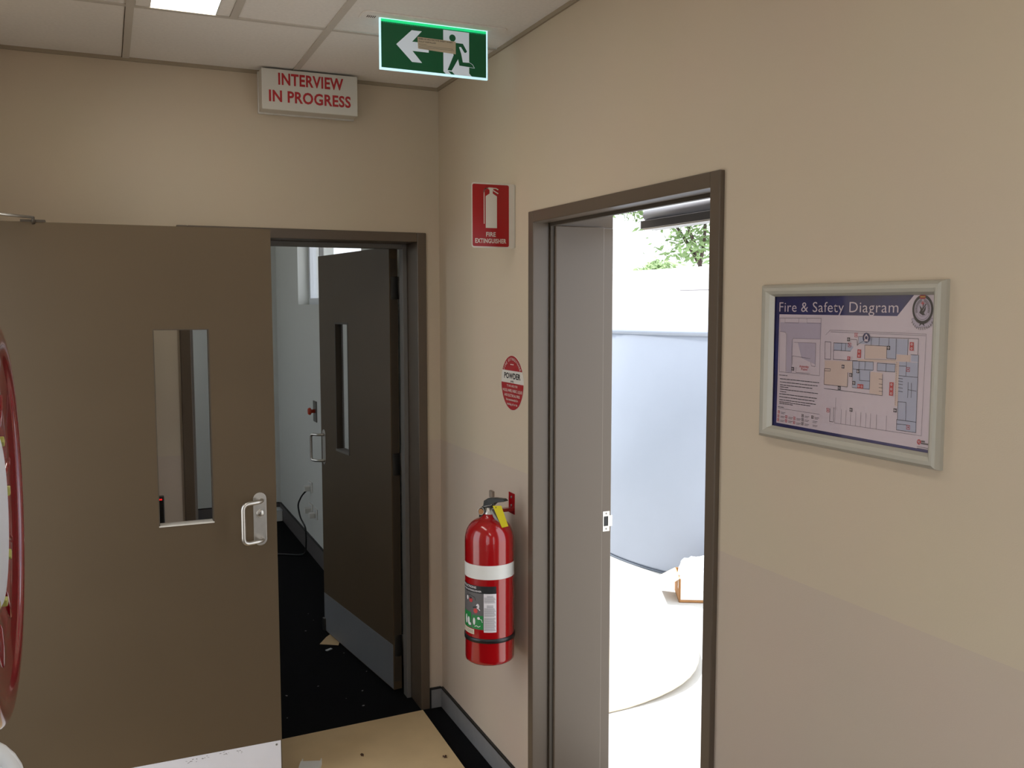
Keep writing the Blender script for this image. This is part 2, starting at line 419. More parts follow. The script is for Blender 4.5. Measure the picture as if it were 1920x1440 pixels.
def pull_handle(parent, xf, name='pull_handle'):
    """local: x right on the leaf face, z up, -y out of the face; plate with cylinder lock and cranked D grip"""
    w = MB()
    fr = lambda u, v, d: xf @ Vector((u, -d, v))
    P = [(.0225*math.cos(t), .0725+.0225*math.sin(t)) for t in [math.pi*i/10 for i in range(11)]]+[(-.0225*math.cos(t), -.0725-.0225*math.sin(t)) for t in [math.pi*i/10 for i in range(11)]]
    w.prism(fr, P, 0, .003, 'steel', .0008)
    pl = w.build(name, parent)
    w = MB(); pts = [(.006, -.003, .068), (.006, -.030, .068), (-.064, -.052, .066), (-.064, -.052, -.074), (.006, -.030, -.072), (.006, -.003, -.072)]
    pts = fillet(pts, .022, 6)
    w.tube([xf @ Vector(p) for p in pts], .0075, 'steel', 14)
    return w, pl, fr
# handle on the dark leaf (its local x = -leaf y)
XH2 = XF2 @ Matrix.Translation((0, .885, 1.035)) @ Matrix.Rotation(math.radians(-90), 4, 'Z')
g, pl, fr = pull_handle(lf, XH2); g.build('grip', lf)

# ---- brown leaf in front on the left (door_1), swung back flat before the wall
d1 = thing('door_1', 'large brown door leaf with narrow glass panel, swung open before the wall', 'door', (XL, -.5, 0), kind='structure')
T1 = Matrix.Translation((0, -.5, 0))
lf1 = leaf_with_panel(XL+.01, -.793, -1.184, -1.005, .012, 2.055, 1.043, 1.713, .042, 'leaf_brown', T1, 'x').build('door_leaf', d1)
w = MB(); w.box(-1.184, -1.005, .014, .020, 1.043, 1.713, 'glass', xf=T1); w.build('vision_panel', lf1)
w = MB()
w.box(-1.184, -1.181, 0, .042, 1.047, 1.713, 'leaf_edge', xf=T1); w.box(-1.008, -1.005, 0, .042, 1.047, 1.713, 'leaf_edge', xf=T1); w.box(-1.181, -1.008, 0, .042, 1.710, 1.713, 'leaf_edge', xf=T1)
w.box(-1.184, -1.005, -.003, .045, 1.043, 1.047, 'sign_white', xf=T1); w.build('glazing_bead', lf1)
w = MB(); w.box(XL+.02, -.797, -.0015, 0, .016, .219, 'kick_metal', xf=T1)
kp = w.build('kick_plate', lf1, 'pale metal kick plate')
w = MB(); w.lathe([(0, .002), (.003, .002), (.004, 0)], (-.812, -.5015, .206), (0, -1, 0), 'steel_dark', 12); w.build('screw', kp)
w = MB(); fr = on_back(-1.06, -.5016, .207)
rs = random.Random(3)
for i in range(26):
    u = rs.gauss(0, .06); v = rs.gauss(0, .004); w.line(fr, [(u, v), (u+rs.uniform(.001, .006), v+rs.uniform(-.002, .002))], rs.uniform(.0006, .002), 'grey_print', 0)
w.build('scuff_marks', kp, 'small dark scuffs')
XH1 = Matrix.Translation((-.851, -.5, 1.041))
g, pl, fr = pull_handle(lf1, XH1); g.build('grip', lf1)
w = MB()
w.lathe([(0, .010), (.0115, .010), (.013, .008), (.013, .003)], XH1 @ Vector((0, -.0, .022)), (0, -1, 0), 'steel', 24)
w.prism(fr, rrect(-.0055, .0055, .004, .018, .005), .003, .009, 'steel', .001)
w.flat(fr, [(-.001, .018), (.001, .018), (.001, .027), (-.001, .027)], 'black_ink', .0103); w.build('lock_cylinder', lf1)
w = MB(); w.box(-.7945, -.793, .008, .034, 1.0, 1.08, 'steel', xf=T1); w.box(-.794, -.7915, .012, .03, 1.69, 1.705, 'steel', xf=T1); w.build('latch', lf1)
w = MB()
w.box(XL-.10, XL+.012, -1.50, -1.46, 0, 2.10, 'frame_brown'); w.box(XL-.10, XL+.012, -.51, -.49, 0, 2.10, 'frame_brown'); w.box(XL-.10, XL+.012, -1.46, -.51, 2.07, 2.10, 'frame_brown')
w.build('frame', d1)
w = MB(); w.tube([(-1.523, -.515, 2.068), (-1.60, -.56, 2.070), (-1.712, -.66, 2.078)], .0045, 'steel', 8); w.tube([(-1.523, -.50, 2.05), (-1.523, -.515, 2.068)], .005, 'leaf_edge', 8)
w.box(-1.56, -1.49, -.503, -.46, 2.055, 2.062, 'leaf_edge'); w.build('closer_arm', d1)

# ---- exterior doorway (door_3)
d3 = thing('door_3', 'open exterior doorway with deep brown metal jambs', 'door', (.14, -1.47, 0), kind='structure')
w = MB()
Y0, Y1, Z1 = -.944, -2.003, 2.105; f = .038
def jamb(x0, x1, inn, m='frame_brown', bev=.0025):
    w.box(x0, x1, Y0-inn, Y0, -.05, Z1, m, bev); w.box(x0, x1, Y1, Y1+inn, -.05, Z1, m, bev); w.box(x0, x1, Y1+inn, Y0-inn, Z1-inn, Z1, m, bev)
jamb(-.014, .048, f); jamb(.048, .062, f+.010, 'leaf_edge', 0)
for x0, x1, i0, i1 in ((.062, .249, f+.018, f+.008), (.249, .294, f, f-.004)):
    w.box(x0, x1, Y0-i0, Y0, -.05, 2.058, 'frame_brown', .003); w.box(x0, x1, Y1, Y1+i0, -.05, 2.058, 'frame_brown', .0015)
    w.box(x0, x1, Y0-i1, Y0, 2.058, 2.17, 'frame_brown'); w.box(x0, x1, Y1, Y1+i1, 2.058, 2.17, 'frame_brown')
w.box(.062, .294, Y1+f, Y0-f, 2.15, 2.17, 'frame_brown')
w.build('frame', d3)
w = MB(); w.box(.0, .294, Y1+f+.02, Y0-f-.02, -.05, -.002, 'steel_dark'); w.build('threshold', d3)
fr = frame((.2745, Y0-f-.0005, 1.029), (1, 0, 0), (0, 0, 1), (0, -1, 0))
w = MB()
def ring(o, i, d):
    (a0, a1, b0, b1), (c0, c1, e0, e1) = o, i
    w.prism(fr, [(a0, b0), (a1, b0), (a1, e0), (a0, e0)], 0, d, 'steel'); w.prism(fr, [(a0, e1), (a1, e1), (a1, b1), (a0, b1)], 0, d, 'steel')
    w.prism(fr, [(a0, e0), (c0, e0), (c0, e1), (a0, e1)], 0, d, 'steel'); w.prism(fr, [(c1, e0), (a1, e0), (a1, e1), (c1, e1)], 0, d, 'steel')
ring((-.0145, .0125, -.036, .036), (-.011, .007, -.017, .018), .0015)
w.prism(fr, [(.0125, -.019), (.024, -.019), (.024, .020), (.0125, .020)], -.002, .0012, 'steel')
w.flat(fr, [(-.011, -.017), (.007, -.017), (.007, .018), (-.011, .018)], 'black_ink', .0004)
for v in (-.027, .028): w.disc(fr, (-.001, v), .0035, 'steel_dark', .0018, 12)
w.build('strike_plate', d3, 'small bright strike plate with black slot')
# closer on the outer side of the head
dc = thing('door_closer', 'grey rounded door closer under the head of the exterior doorway', 'door closer', (.40, -1.3, 2.07))
w = MB(); w.lathe([(0, 0), (.017, 0), (.021, .004), (.021, .516), (.017, .52), (0, .52)], (.385, -1.055, 2.098), (0, -1, 0), 'closer_grey', 28); w.build('body', dc)
w = MB(); w.box(.36, .41, -1.58, -1.05, 2.052, 2.079, 'closer_dark', .002); w.build('housing', dc)
w = MB(); w.box(.357, .413, -1.578, -1.07, 2.047, 2.0515, 'steel', .001); w.build('cover_strip', dc)
w = MB(); w.box(.294, .40, -1.57, -1.45, 2.12, 2.15, 'closer_dark'); w.build('bracket', dc)

# ------------------------------------------------------------------ ceiling lights
def ceiling_light(y1, y0, label):
    t = thing('ceiling_light', label, 'ceiling light', (-1.07, (y0+y1)/2, CH), 'recessed panel lights in the ceiling grid')
    w = MB()
    w.box(-1.2085, -1.166, y0, y1, CH-.003, CH, 'ceiling_tile'); w.box(-.973, -.933, y0, y1, CH-.003, CH, 'ceiling_tile'); w.box(-1.166, -.973, y0, y0+.012, CH-.003, CH, 'ceiling_tile')
    w.box(-.9745, -.973, y0, y1, CH-.0035, CH, 'gap_dark')
    w.build('frame', t)
    w = MB(); w.box(-1.166, -.9745, y0+.012, y1, CH-.002, CH-.0005, 'lamp_diffuser'); w.build('diffuser', t)
ceiling_light(-.668, -1.84, 'glowing white panel light nearest the back wall')
ceiling_light(-3.068, -4.24, 'added unseen panel light behind the viewpoint, for fill')  # second panel is out of view, added to light the corridor

# ------------------------------------------------------------------ exit sign
ex = thing('exit_sign', 'green and white lit exit sign with arrow and running figure, hung below the ceiling', 'exit sign', (-.31, -.855, CH))
w = MB(); fr0 = frame((-.31, -.855, CH), (1, 0, 0), (0, 1, 0), (0, 0, -1))
w.prism(fr0, rrect(-.245, .245, -.046, .046, .02), 0, .005, 'ceiling_tile', .0015)
for i in range(5): w.flat(fr0, [(-.225+i*.006, -.012), (-.222+i*.006, -.012), (-.222+i*.006, .01), (-.225+i*.006, .01)], 'gap_dark', .0053)
w.build('ceiling_plate', ex)
EX = frame((-.31, -.859, 2.62), (1, 0, 0), (0, 0, 1), (0, -1, 0))
w = MB()
w.box(-.31-.186, -.31+.186, -.859, -.851, 2.62-.0755, CH-.005, 'exit_edge', .001); w.build('lit_edge', ex, 'glowing clear edge')
def k4(P): return [(a*1e-4, b*1e-4) for a, b in P]
w = MB(); w.flat(EX, [(-.181, .0745), (.180, .0745), (.180, -.0690), (-.181, -.0690)], 'sign_green', .0004); pf = w.build('green_face', ex)
w = MB()
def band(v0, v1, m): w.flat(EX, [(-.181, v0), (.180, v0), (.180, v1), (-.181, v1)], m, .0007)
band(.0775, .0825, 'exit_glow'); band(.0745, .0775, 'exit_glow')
band(.0730, .0745, 'glow_falloff');  # light fading down from the lit edge, drawn as darker green shapes
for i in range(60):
    u = -.180+i*.006; h = .002+.0015*abs(math.sin(i*2.3)); w.flat(EX, [(u, .0730), (u+.004, .0730), (u+.003, .0730-h), (u+.001, .0730-h)], 'glow_falloff', .0007)
w.build('glow_strip', ex, 'bright green upper edge with glow falloff painted below')
w = MB()
w.flat(EX, k4([(-1313, 76), (-790, 571), (-451, 571), (-779, 212), (-219, 212), (-219, -78), (-771, -78), (-447, -428), (-790, -428)]), 'exit_white', .0008)
w.build('arrow', ex)
w = MB(); w.flat(EX, k4([(285, 712), (1191, 712), (1191, -603), (1282, -690), (370, -690), (285, -618)]), 'exit_white', .0008); w.build('doorway_symbol', ex)
w = MB()
w.disc(EX, (.0605, .0482), .0112, 'sign_green', .0011)
P = k4([(600, 338), (722, 338), (970, 334), (1115, 103), (1081, 54), (1025, 52), (901, 224), (834, 217), (911, -1), (966, -263), (1193, -255), (1306, -311), (1363, -403), (1192, -395), (842, -379), (798, -177), (571, -570), (426, -564), (641, -71), (590, 129)])
w.flat(EX, P, 'sign_green', .0011); w.flat(EX, k4([(448, -600), (582, -600), (680, -692), (559, -692)]), 'sign_green', .0011)
w.line(EX, k4([(1193, -246), (1312, -304), (1378, -410), (1192, -403)]), .0012, 'exit_white', .0012)
w.build('running_figure', ex)
w = MB()
w.flat(EX, k4([(-598, 383), (716, 375), (716, -30), (-585, 15)]), 'tan_sticker', .0014)
w.text(EX, 'REMOVE PROTECTIVE SHEET WHEN', -.056, .060, .0310, .0042, 'black_ink', .0017, .012)
w.text(EX, 'FULLY INSTALLED', -.056, .003, .0225, .0042, 'black_ink', .0017, .012)
for i, (a, b) in enumerate(((-.056, -.030), (-.055, .062), (-.055, .066), (-.054, -.02))): w.line(EX, [(a, .0165-.0045*i), (b, .0165-.0045*i)], .0009, 'grey_print', .0017)
w.build('sticker', ex, 'tan paper sticker across the sign')

# ------------------------------------------------------------------ interview sign
iv = thing('interview_sign', 'white box sign with red INTERVIEW IN PROGRESS lettering, high on the wall', 'sign', (-.56, -.045, 2.6))
w = MB(); w.box(-.747, -.372, -.090, 0, 2.547, CH-.008, 'sign_white', .003); w.box(-.750, -.369, -.016, 0, 2.543, CH-.006, 'white_plastic', .002); w.build('box', iv)
IV = frame((-.56, -.0905, 2.63), (1, 0, 0), (0, 0, 1), (0, -1, 0))
w = MB(); w.text(IV, 'INTERVIEW', -.1235, .131, .0145, .0435, 'red_letter', .0, .030); w.build('lettering', iv, 'red lettering, upper line'); w = MB(); w.text(IV, 'IN PROGRESS', -.160, .1600, -.0508, .0428, 'red_letter', .0, .030); w.build('lettering', iv, 'red lettering, lower line')

# ------------------------------------------------------------------ fire extinguisher projecting sign
fs = thing('fire_extinguisher_sign', 'red sign with white extinguisher symbol, standing out from the right wall', 'sign', (0, -.80, 2.1))
FS = frame((-.082, -.808, 2.10), (1, 0, 0), (0, 0, 1), (0, -1, 0))
w = MB(); w.prism(FS, rrect(-.0815, .0805, -.109, .1125, .008), -.003, 0, 'sign_white'); w.box(-.003, 0, -.808, -.786, 1.993, 2.21, 'sign_white', .001); w.build('plate', fs)
w = MB(); w.flat(FS, rrect(-.0793, .0570, -.1045, .1075, .006), 'red_sign', .0004); w.build('red_panel', fs)
w = MB()
w.flat(FS, k4([(-305, 670), (-160, 767), (-160, 885), (-215, 924), (-211, 972), (-24, 972), (-14, 915), (-41, 886), (-41, 772), (115, 680), (115, -410), (-305, -410)]), 'sign_white', .0008)
w.line(FS, fillet([Vector(p) for p in k4([(-200, 945), (-364, 935), (-364, -255)])], .012), .0030, 'sign_white', .0008)
w.line(FS, k4([(-30, 950), (80, 948), (150, 914)]), .0036, 'sign_white', .0008); w.line(FS, k4([(-14, 870), (150, 782)]), .0036, 'sign_white', .0008)
w.build('extinguisher_symbol', fs)
w = MB(); w.text(FS, 'FIRE', -.0290, .0068, -.0700, .0150, 'sign_white', .0008, .025); w.build('lettering', fs); w = MB(); w.text(FS, 'EXTINGUISHER', -.0700, .0465, -.0925, .0152, 'sign_white', .0008, .025); w.build('lettering', fs)

# ------------------------------------------------------------------ powder disc
pd = thing('powder_disc_sign', 'round red and white POWDER disc on the right wall above the extinguisher', 'sign', (0, -.782, 1.515))
PD = frame((0, -.782, 1.515), (0, -1, 0), (0, 0, 1), (-1, 0, 0)); R = .0985
w = MB(); w.prism(PD, [(R*math.cos(2*math.pi*i/56), R*math.sin(2*math.pi*i/56)) for i in range(56)], 0, .0012, 'sign_white'); w.build('disc', pd)
w = MB()
def arc(y, s, n=30):
    a = math.asin(y/(R-.001)); a0, a1 = (a, math.pi-a) if s > 0 else (math.pi-a, 2*math.pi+a)
    return [((R-.001)*math.cos(a0+(a1-a0)*i/n), (R-.001)*math.sin(a0+(a1-a0)*i/n)) for i in range(n+1)]
w.flat(PD, arc(.0437, 1), 'red_sign', .0015); w.flat(PD, arc(-.001, -1), 'red_sign', .0015); w.build('red_field', pd)
w = MB(); w.text(PD, 'POWDER', -.0713, .0722, .0150, .0205, 'black_ink', .0016, .035); w.text(PD, '(ABE)', -.0162, .0137, .0022, .0065, 'black_ink', .0016, .02); w.build('black_lettering', pd)
w = MB()
def txt(s, a, b, v, c): w.text(PD, s, a, b, v, c, 'sign_white', .0019, .01)
txt('TO BE USED FOR', -.0476, .0477, -.0150, .0075); txt('WOOD, PAPER, FABRIC, LIQUID', -.0850, .0876, -.0335, .0100); txt('AND ELECTRICAL FIRES', -.0696, .0669, -.0505, .0095)
txt('Not recommended for', -.0539, .0499, -.0655, .0090); txt('cooking oil or fat', -.0469, .0454, -.0810, .0085)
w.build('lower_lettering', pd); w = MB()
msg = 'FIRE EXTINGUISHER'
for i, ch in enumerate(msg):
    if ch == ' ': continue
    a = math.radians(145-110*i/(len(msg)-1)); rr = .081
    c, s = math.cos(a-math.pi/2), math.sin(a-math.pi/2)
    cx, cy = rr*math.cos(a), rr*math.sin(a)
    f2 = (lambda cx, cy, c, s: (lambda u, v, d: PD(cx+u*c-v*s, cy+u*s+v*c, d)))(cx, cy, c, s)
    hw = .0013 if ch == 'I' else .0035
    w.text(f2, ch, -hw, hw, 0, .0095, 'sign_white', .0019, .01)
for a, b in ((-.014, -.003), (.002, .012)): w.line(PD, [(a, .0660), (b, .0660)], .003, 'sign_white', .0019)
w.build('arched_lettering', pd)

# ------------------------------------------------------------------ fire extinguisher
AX = Vector((-.119, -.85, 0)); ER = .0865
ext = thing('fire_extinguisher', 'red fire extinguisher with white band and yellow tag, hung on the right wall', 'fire extinguisher', (AX.x, AX.y, .547))
VD = (Vector((AX.x+1.3237, AX.y+3.7849, 0))).normalized()      # from viewer to axis
REF = -VD; RT = Vector((VD.y, -VD.x, 0))
def at(r, ang, z): a = math.radians(ang); return Vector((AX.x, AX.y, z))+(REF*math.cos(a)+RT*math.sin(a))*r
w = MB()
prof = [(0, .553), (.060, .551), (.079, .547), (ER-.001, .553), (ER, .562), (ER, .975)]
for i in range(1, 11):
    t = i/10*math.radians(80); prof.append((.024+(ER-.024)*math.cos(t)**.9, .975+.075*math.sin(t)))
prof += [(.026, 1.056), (.024, 1.066), (0, 1.066)]
w.lathe(prof, (AX.x, AX.y, 0), (0, 0, 1), 'red_paint', 72); body = w.build('cylinder', ext)
def wrap(w, a0, a1, z0, z1, m, off, n=None):
    n = n or max(2, int(abs(a1-a0)/3))
    b = bmesh.new(); A = [b.verts.new(at(ER+off, a0+(a1-a0)*i/n, z0)) for i in range(n+1)]; B = [b.verts.new(at(ER+off, a0+(a1-a0)*i/n, z1)) for i in range(n+1)]
    for i in range(n): b.faces.new((A[i], A[i+1], B[i+1], B[i]))
    for f in b.faces: f.smooth = True
    w._merge(b, m)
def wframe(u, v, d): return at(ER+d, math.degrees(u/ER), v)
w = MB(); wrap(w, -180, 180, .853, .902, 'white_plastic', .0006, 90); w.build('white_band', ext, 'white band round the cylinder')
w = MB()
wrap(w, -96, -13.5, .676, .806, 'grey_print', .0005); wrap(w, -96, 15.5, .804, .830, 'black_ink', .0006); wrap(w, -13.5, 15.5, .668, .804, 'paper', .0006)
def bd(off): return lambda u, v: at(ER+off, math.degrees(u/ER), v)
w.text(None, 'INSTRUCTIONS', -.135, -.048, .8195, .0075, 'paper', bend=bd(.0010), bold=.02)
w.text(None, 'DRY POWDER EXTINGUISHER', -.150, -.028, .8085, .0055, 'paper', bend=bd(.0010), bold=.02)
wrap(w, -44, -15, .677, .726, 'label_green', .0009); wrap(w, -84, -47, .677, .732, 'label_green', .0009)
def blob(a, z, r, m, off=.0012, sy=1.):
    b = bmesh.new(); b.faces.new([b.verts.new(at(ER+off, a+math.degrees(r*math.cos(t)/ER), z+r*sy*math.sin(t))) for t in [2*math.pi*i/14 for i in range(14)]]); w._merge(b, m)
def wline(pts, wd, m, off=.0012):
    Q = [pts[0]]
    for (a0, z0), (a1, z1) in zip(pts, pts[1:]):
        n = max(1, int(abs(a1-a0)/2.5)); Q += [(a0+(a1-a0)*i/n, z0+(z1-z0)*i/n) for i in range(1, n+1)]
    pts = Q
    w.line(lambda u, v, d: at(ER+off, math.degrees(u/ER), v), [(math.radians(a)*ER, z) for a, z in pts], wd, m, 0)
blob(-48, .776, .0085, 'plan_red'); blob(-48, .783, .004, 'black_ink', .0014); blob(-60, .781, .005, 'paper', .0013, 1.6); wline([(-64, .790), (-50, .793), (-36, .788), (-34, .778)], .0018, 'black_ink')
blob(-34, .741, .0085, 'plan_red'); wline([(-40, .752), (-30, .756)], .004, 'black_ink', .0014); blob(-28, .758, .006, 'paper', .0013, 1.5); wline([(-28, .752), (-23, .745)], .003, 'paper')
blob(-38, .703, .005, 'paper', .0013, 2.6); blob(-26, .716, .005, 'paper', .0013); wline([(-25, .714), (-19, .712), (-17, .703)], .002, 'paper'); wline([(-36, .686), (-31, .689), (-27, .685), (-22, .689)], .002, 'paper')
blob(-66, .703, .006, 'paper', .0013, 2.8); blob(-56, .700, .006, 'paper', .0013, 2.4); blob(-52, .690, .007, 'paper', .0013, .8)
z = .797
k = 0
while z > .672:
    if k in (8, 9, 22): z -= .0034; k += 1; continue
    a0, a1 = (-6, 8) if k in (0, 1, 10, 11, 12) else (-12, 13.5-((k*7) % 4))
    wline([(a0, z), (a1, z)], .0011, 'grey_print'); z -= .0034; k += 1
wrap(w, -92, -38, .656, .674, 'card_pale', .0009)
for zz in (.669, .665, .661): wline([(-90, zz), (-42, zz)], .0012, 'grey_print')
w.build('label', ext, 'printed instruction label')
w = MB(); w.lathe([(ER, .628), (ER+.0032, .629), (ER+.0032, .643), (ER, .644)], (AX.x, AX.y, 0), (0, 0, 1), 'black_plastic', 72); w.build('strap', ext, 'black rubber strap')
w = MB(); w.lathe([(.017, 1.060), (.021, 1.064), (.021, 1.070), (.017, 1.074), (.017, 1.088), (.0, 1.088)], (AX.x, AX.y, 0), (0, 0, 1), 'steel', 24); w.build('valve', ext)
LD = Vector((.45, -.893, 0)).normalized(); LS = Vector((-LD.y, LD.x, 0))
def lv(a, s, z): return Vector((AX.x, AX.y, 0))+LD*a+LS*s+Vector((0, 0, z))
frl = lambda u, v, d: lv(u, d, v)
w = MB()
w.prism(frl, [(-.020, 1.078), (.014, 1.076), (.016, 1.098), (.000, 1.112), (-.018, 1.098)], -.011, .011, 'black_plastic', .002)
w.prism(frl, [(-.022, 1.088), (.014, 1.092), (.034, 1.109), (.072, 1.118), (.080, 1.121), (.070, 1.1275), (.030, 1.126), (.002, 1.122), (-.018, 1.110)], -.010, .010, 'black_plastic', .002); w.build('squeeze_lever', ext)
w = MB(); w.prism(frl, [(.010, 1.084), (.020, 1.082), (.054, 1.040), (.058, 1.028), (.048, 1.026), (.040, 1.040), (.012, 1.072)], -.009, .009, 'steel_dark', .002); w.build('carry_handle', ext, 'grey carrying handle')
w = MB()
GC = lv(-.018, -.004, 1.073)
w.lathe([(0, .020), (.012, .020), (.014, .017), (.014, 0), (0, 0)], GC, REF*.8-RT*.6, 'black_plastic', 20)
w.lathe([(0, .0205), (.011, .0205)], GC, REF*.8-RT*.6, 'cardboard', 20); w.build('pressure_gauge', ext)
w = MB(); w.tube([at(.012, 90, 1.100), at(.022, 60, 1.104), at(.024, 10, 1.100), at(.026, -50, 1.094), at(.022, -80, 1.088)], .0011, 'steel', 6)
RC = at(.034, -60, 1.078); rg = [RC+(RT*.011*math.cos(t)+Vector((0, 0, .013))*math.sin(t)) for t in [2*math.pi*i/20 for i in range(20)]]
w.tube(rg, .0012, 'steel', 6, closed=True); w.build('safety_pin', ext, 'wire safety pin and ring')
w = MB()
hp = [at(.015, -150, 1.080), at(.045, -155, 1.078), at(.075, -160, 1.055), at(ER+.010, -160, 1.00), at(ER+.011, -160, .85), at(ER+.011, -160, .70), at(ER+.011, -160, .61)]
w.tube(fillet(hp, .012, 4), .0095, 'black_plastic', 10); w.build('hose', ext)
w = MB()
TG = lambda u, v, d: at(.030, 35, 1.105)+RT*u+Vector((0, 0, v))+REF*(d+.03)
w.prism(TG, [(-.006, .0), (.024, .0), (.048, -.072), (.026, -.077)], 0, .0012, 'yellow_tag'); w.flat(TG, [(.004, -.004), (.007, -.004), (.007, -.008), (.004, -.008)], 'black_ink', .0014)
w.tube([at(.012, 60, 1.108), TG(.005, -.006, .001)], .0008, 'steel', 6)
w.build('inspection_tag', ext, 'yellow inspection tag')
# wall bracket
br = thing('extinguisher_bracket', 'red metal wall bracket behind the neck of the extinguisher', 'bracket', (0, -.778, 1.08))
w = MB(); w.box(-.003, 0, -.803, -.752, 1.040, 1.116, 'red_paint', .001); w.build('wall_plate', br)
w = MB(); w.box(-.086, -.003, -.800, -.779, 1.053, 1.065, 'red_paint', .001); w.tube([(-.075, -.790, 1.059), (-.090, -.812, 1.062), (-.103, -.8265, 1.066)], .004, 'red_paint', 8); w.build('hook', br)
for zz in (1.07, 1.10):
    w = MB(); w.lathe([(0, .003), (.004, .002), (.005, 0)], (-.003, -.778, zz), (-1, 0, 0), 'steel_dark', 12); w.build('screw', br)
tb = MB(); tb.box(-.012, 0, -.612, -.584, 1.064, 1.090, 'clip_grey', .002); tag(tb.build('wall_clip'), 'small grey clip on the wall just behind the extinguisher', 'clip')

# ------------------------------------------------------------------ fire and safety diagram
dg = thing('safety_diagram', 'silver framed Fire & Safety Diagram hung on the right wall', 'framed notice', (0, -2.40, 1.67))
PF = frame((-.014, -2.40, 1.67), (0, -1, 0), (0, 0, 1), (-1, 0, 0))
OU, OV, IU0, IU1, IV0, IV1 = .2375, .1655, -.1950, .2215-.0, -.1365, .1400
IU0, IU1 = -.1955, .2215
OU0, OU1, OV0, OV1 = -.238, .239, -.165, .166
w = MB()
# mitred, rounded snap frame
pr = [(0., 0.), (.12, .65), (.30, .95), (.55, 1.0), (.80, .85), (1., .35)]          # across the profile: 0 outer, 1 inner
def corner(t): return [(OU0+(IU0-OU0)*t, OV0+(IV0-OV0)*t), (OU1+(IU1-OU1)*t, OV0+(IV0-OV0)*t), (OU1+(IU1-OU1)*t, OV1+(IV1-OV1)*t), (OU0+(IU0-OU0)*t, OV1+(IV1-OV1)*t)]
b = bmesh.new(); rings = []
for t, hgt in [(0., -1.)]+pr:
    d = -.0138 if hgt < 0 else -.006+.016*hgt
    rings.append([b.verts.new(PF(u, v, d)) for u, v in corner(t)])
for A, B in zip(rings, rings[1:]):
    for k in range(4): b.faces.new((A[k], A[(k+1) % 4], B[(k+1) % 4], B[k]))
bmesh.ops.recalc_face_normals(b, faces=b.faces[:])
w._merge(b, 'alu'); w.build('frame', dg, 'silver snap frame')
w = MB(); w.prism(PF, [(OU0+.004, OV0+.004), (OU1-.004, OV0+.004), (OU1-.004, OV1-.004), (OU0+.004, OV1-.004)], -.0135, -.003, 'navy'); bk = w.build('backing', dg, 'dark blue printed ground')
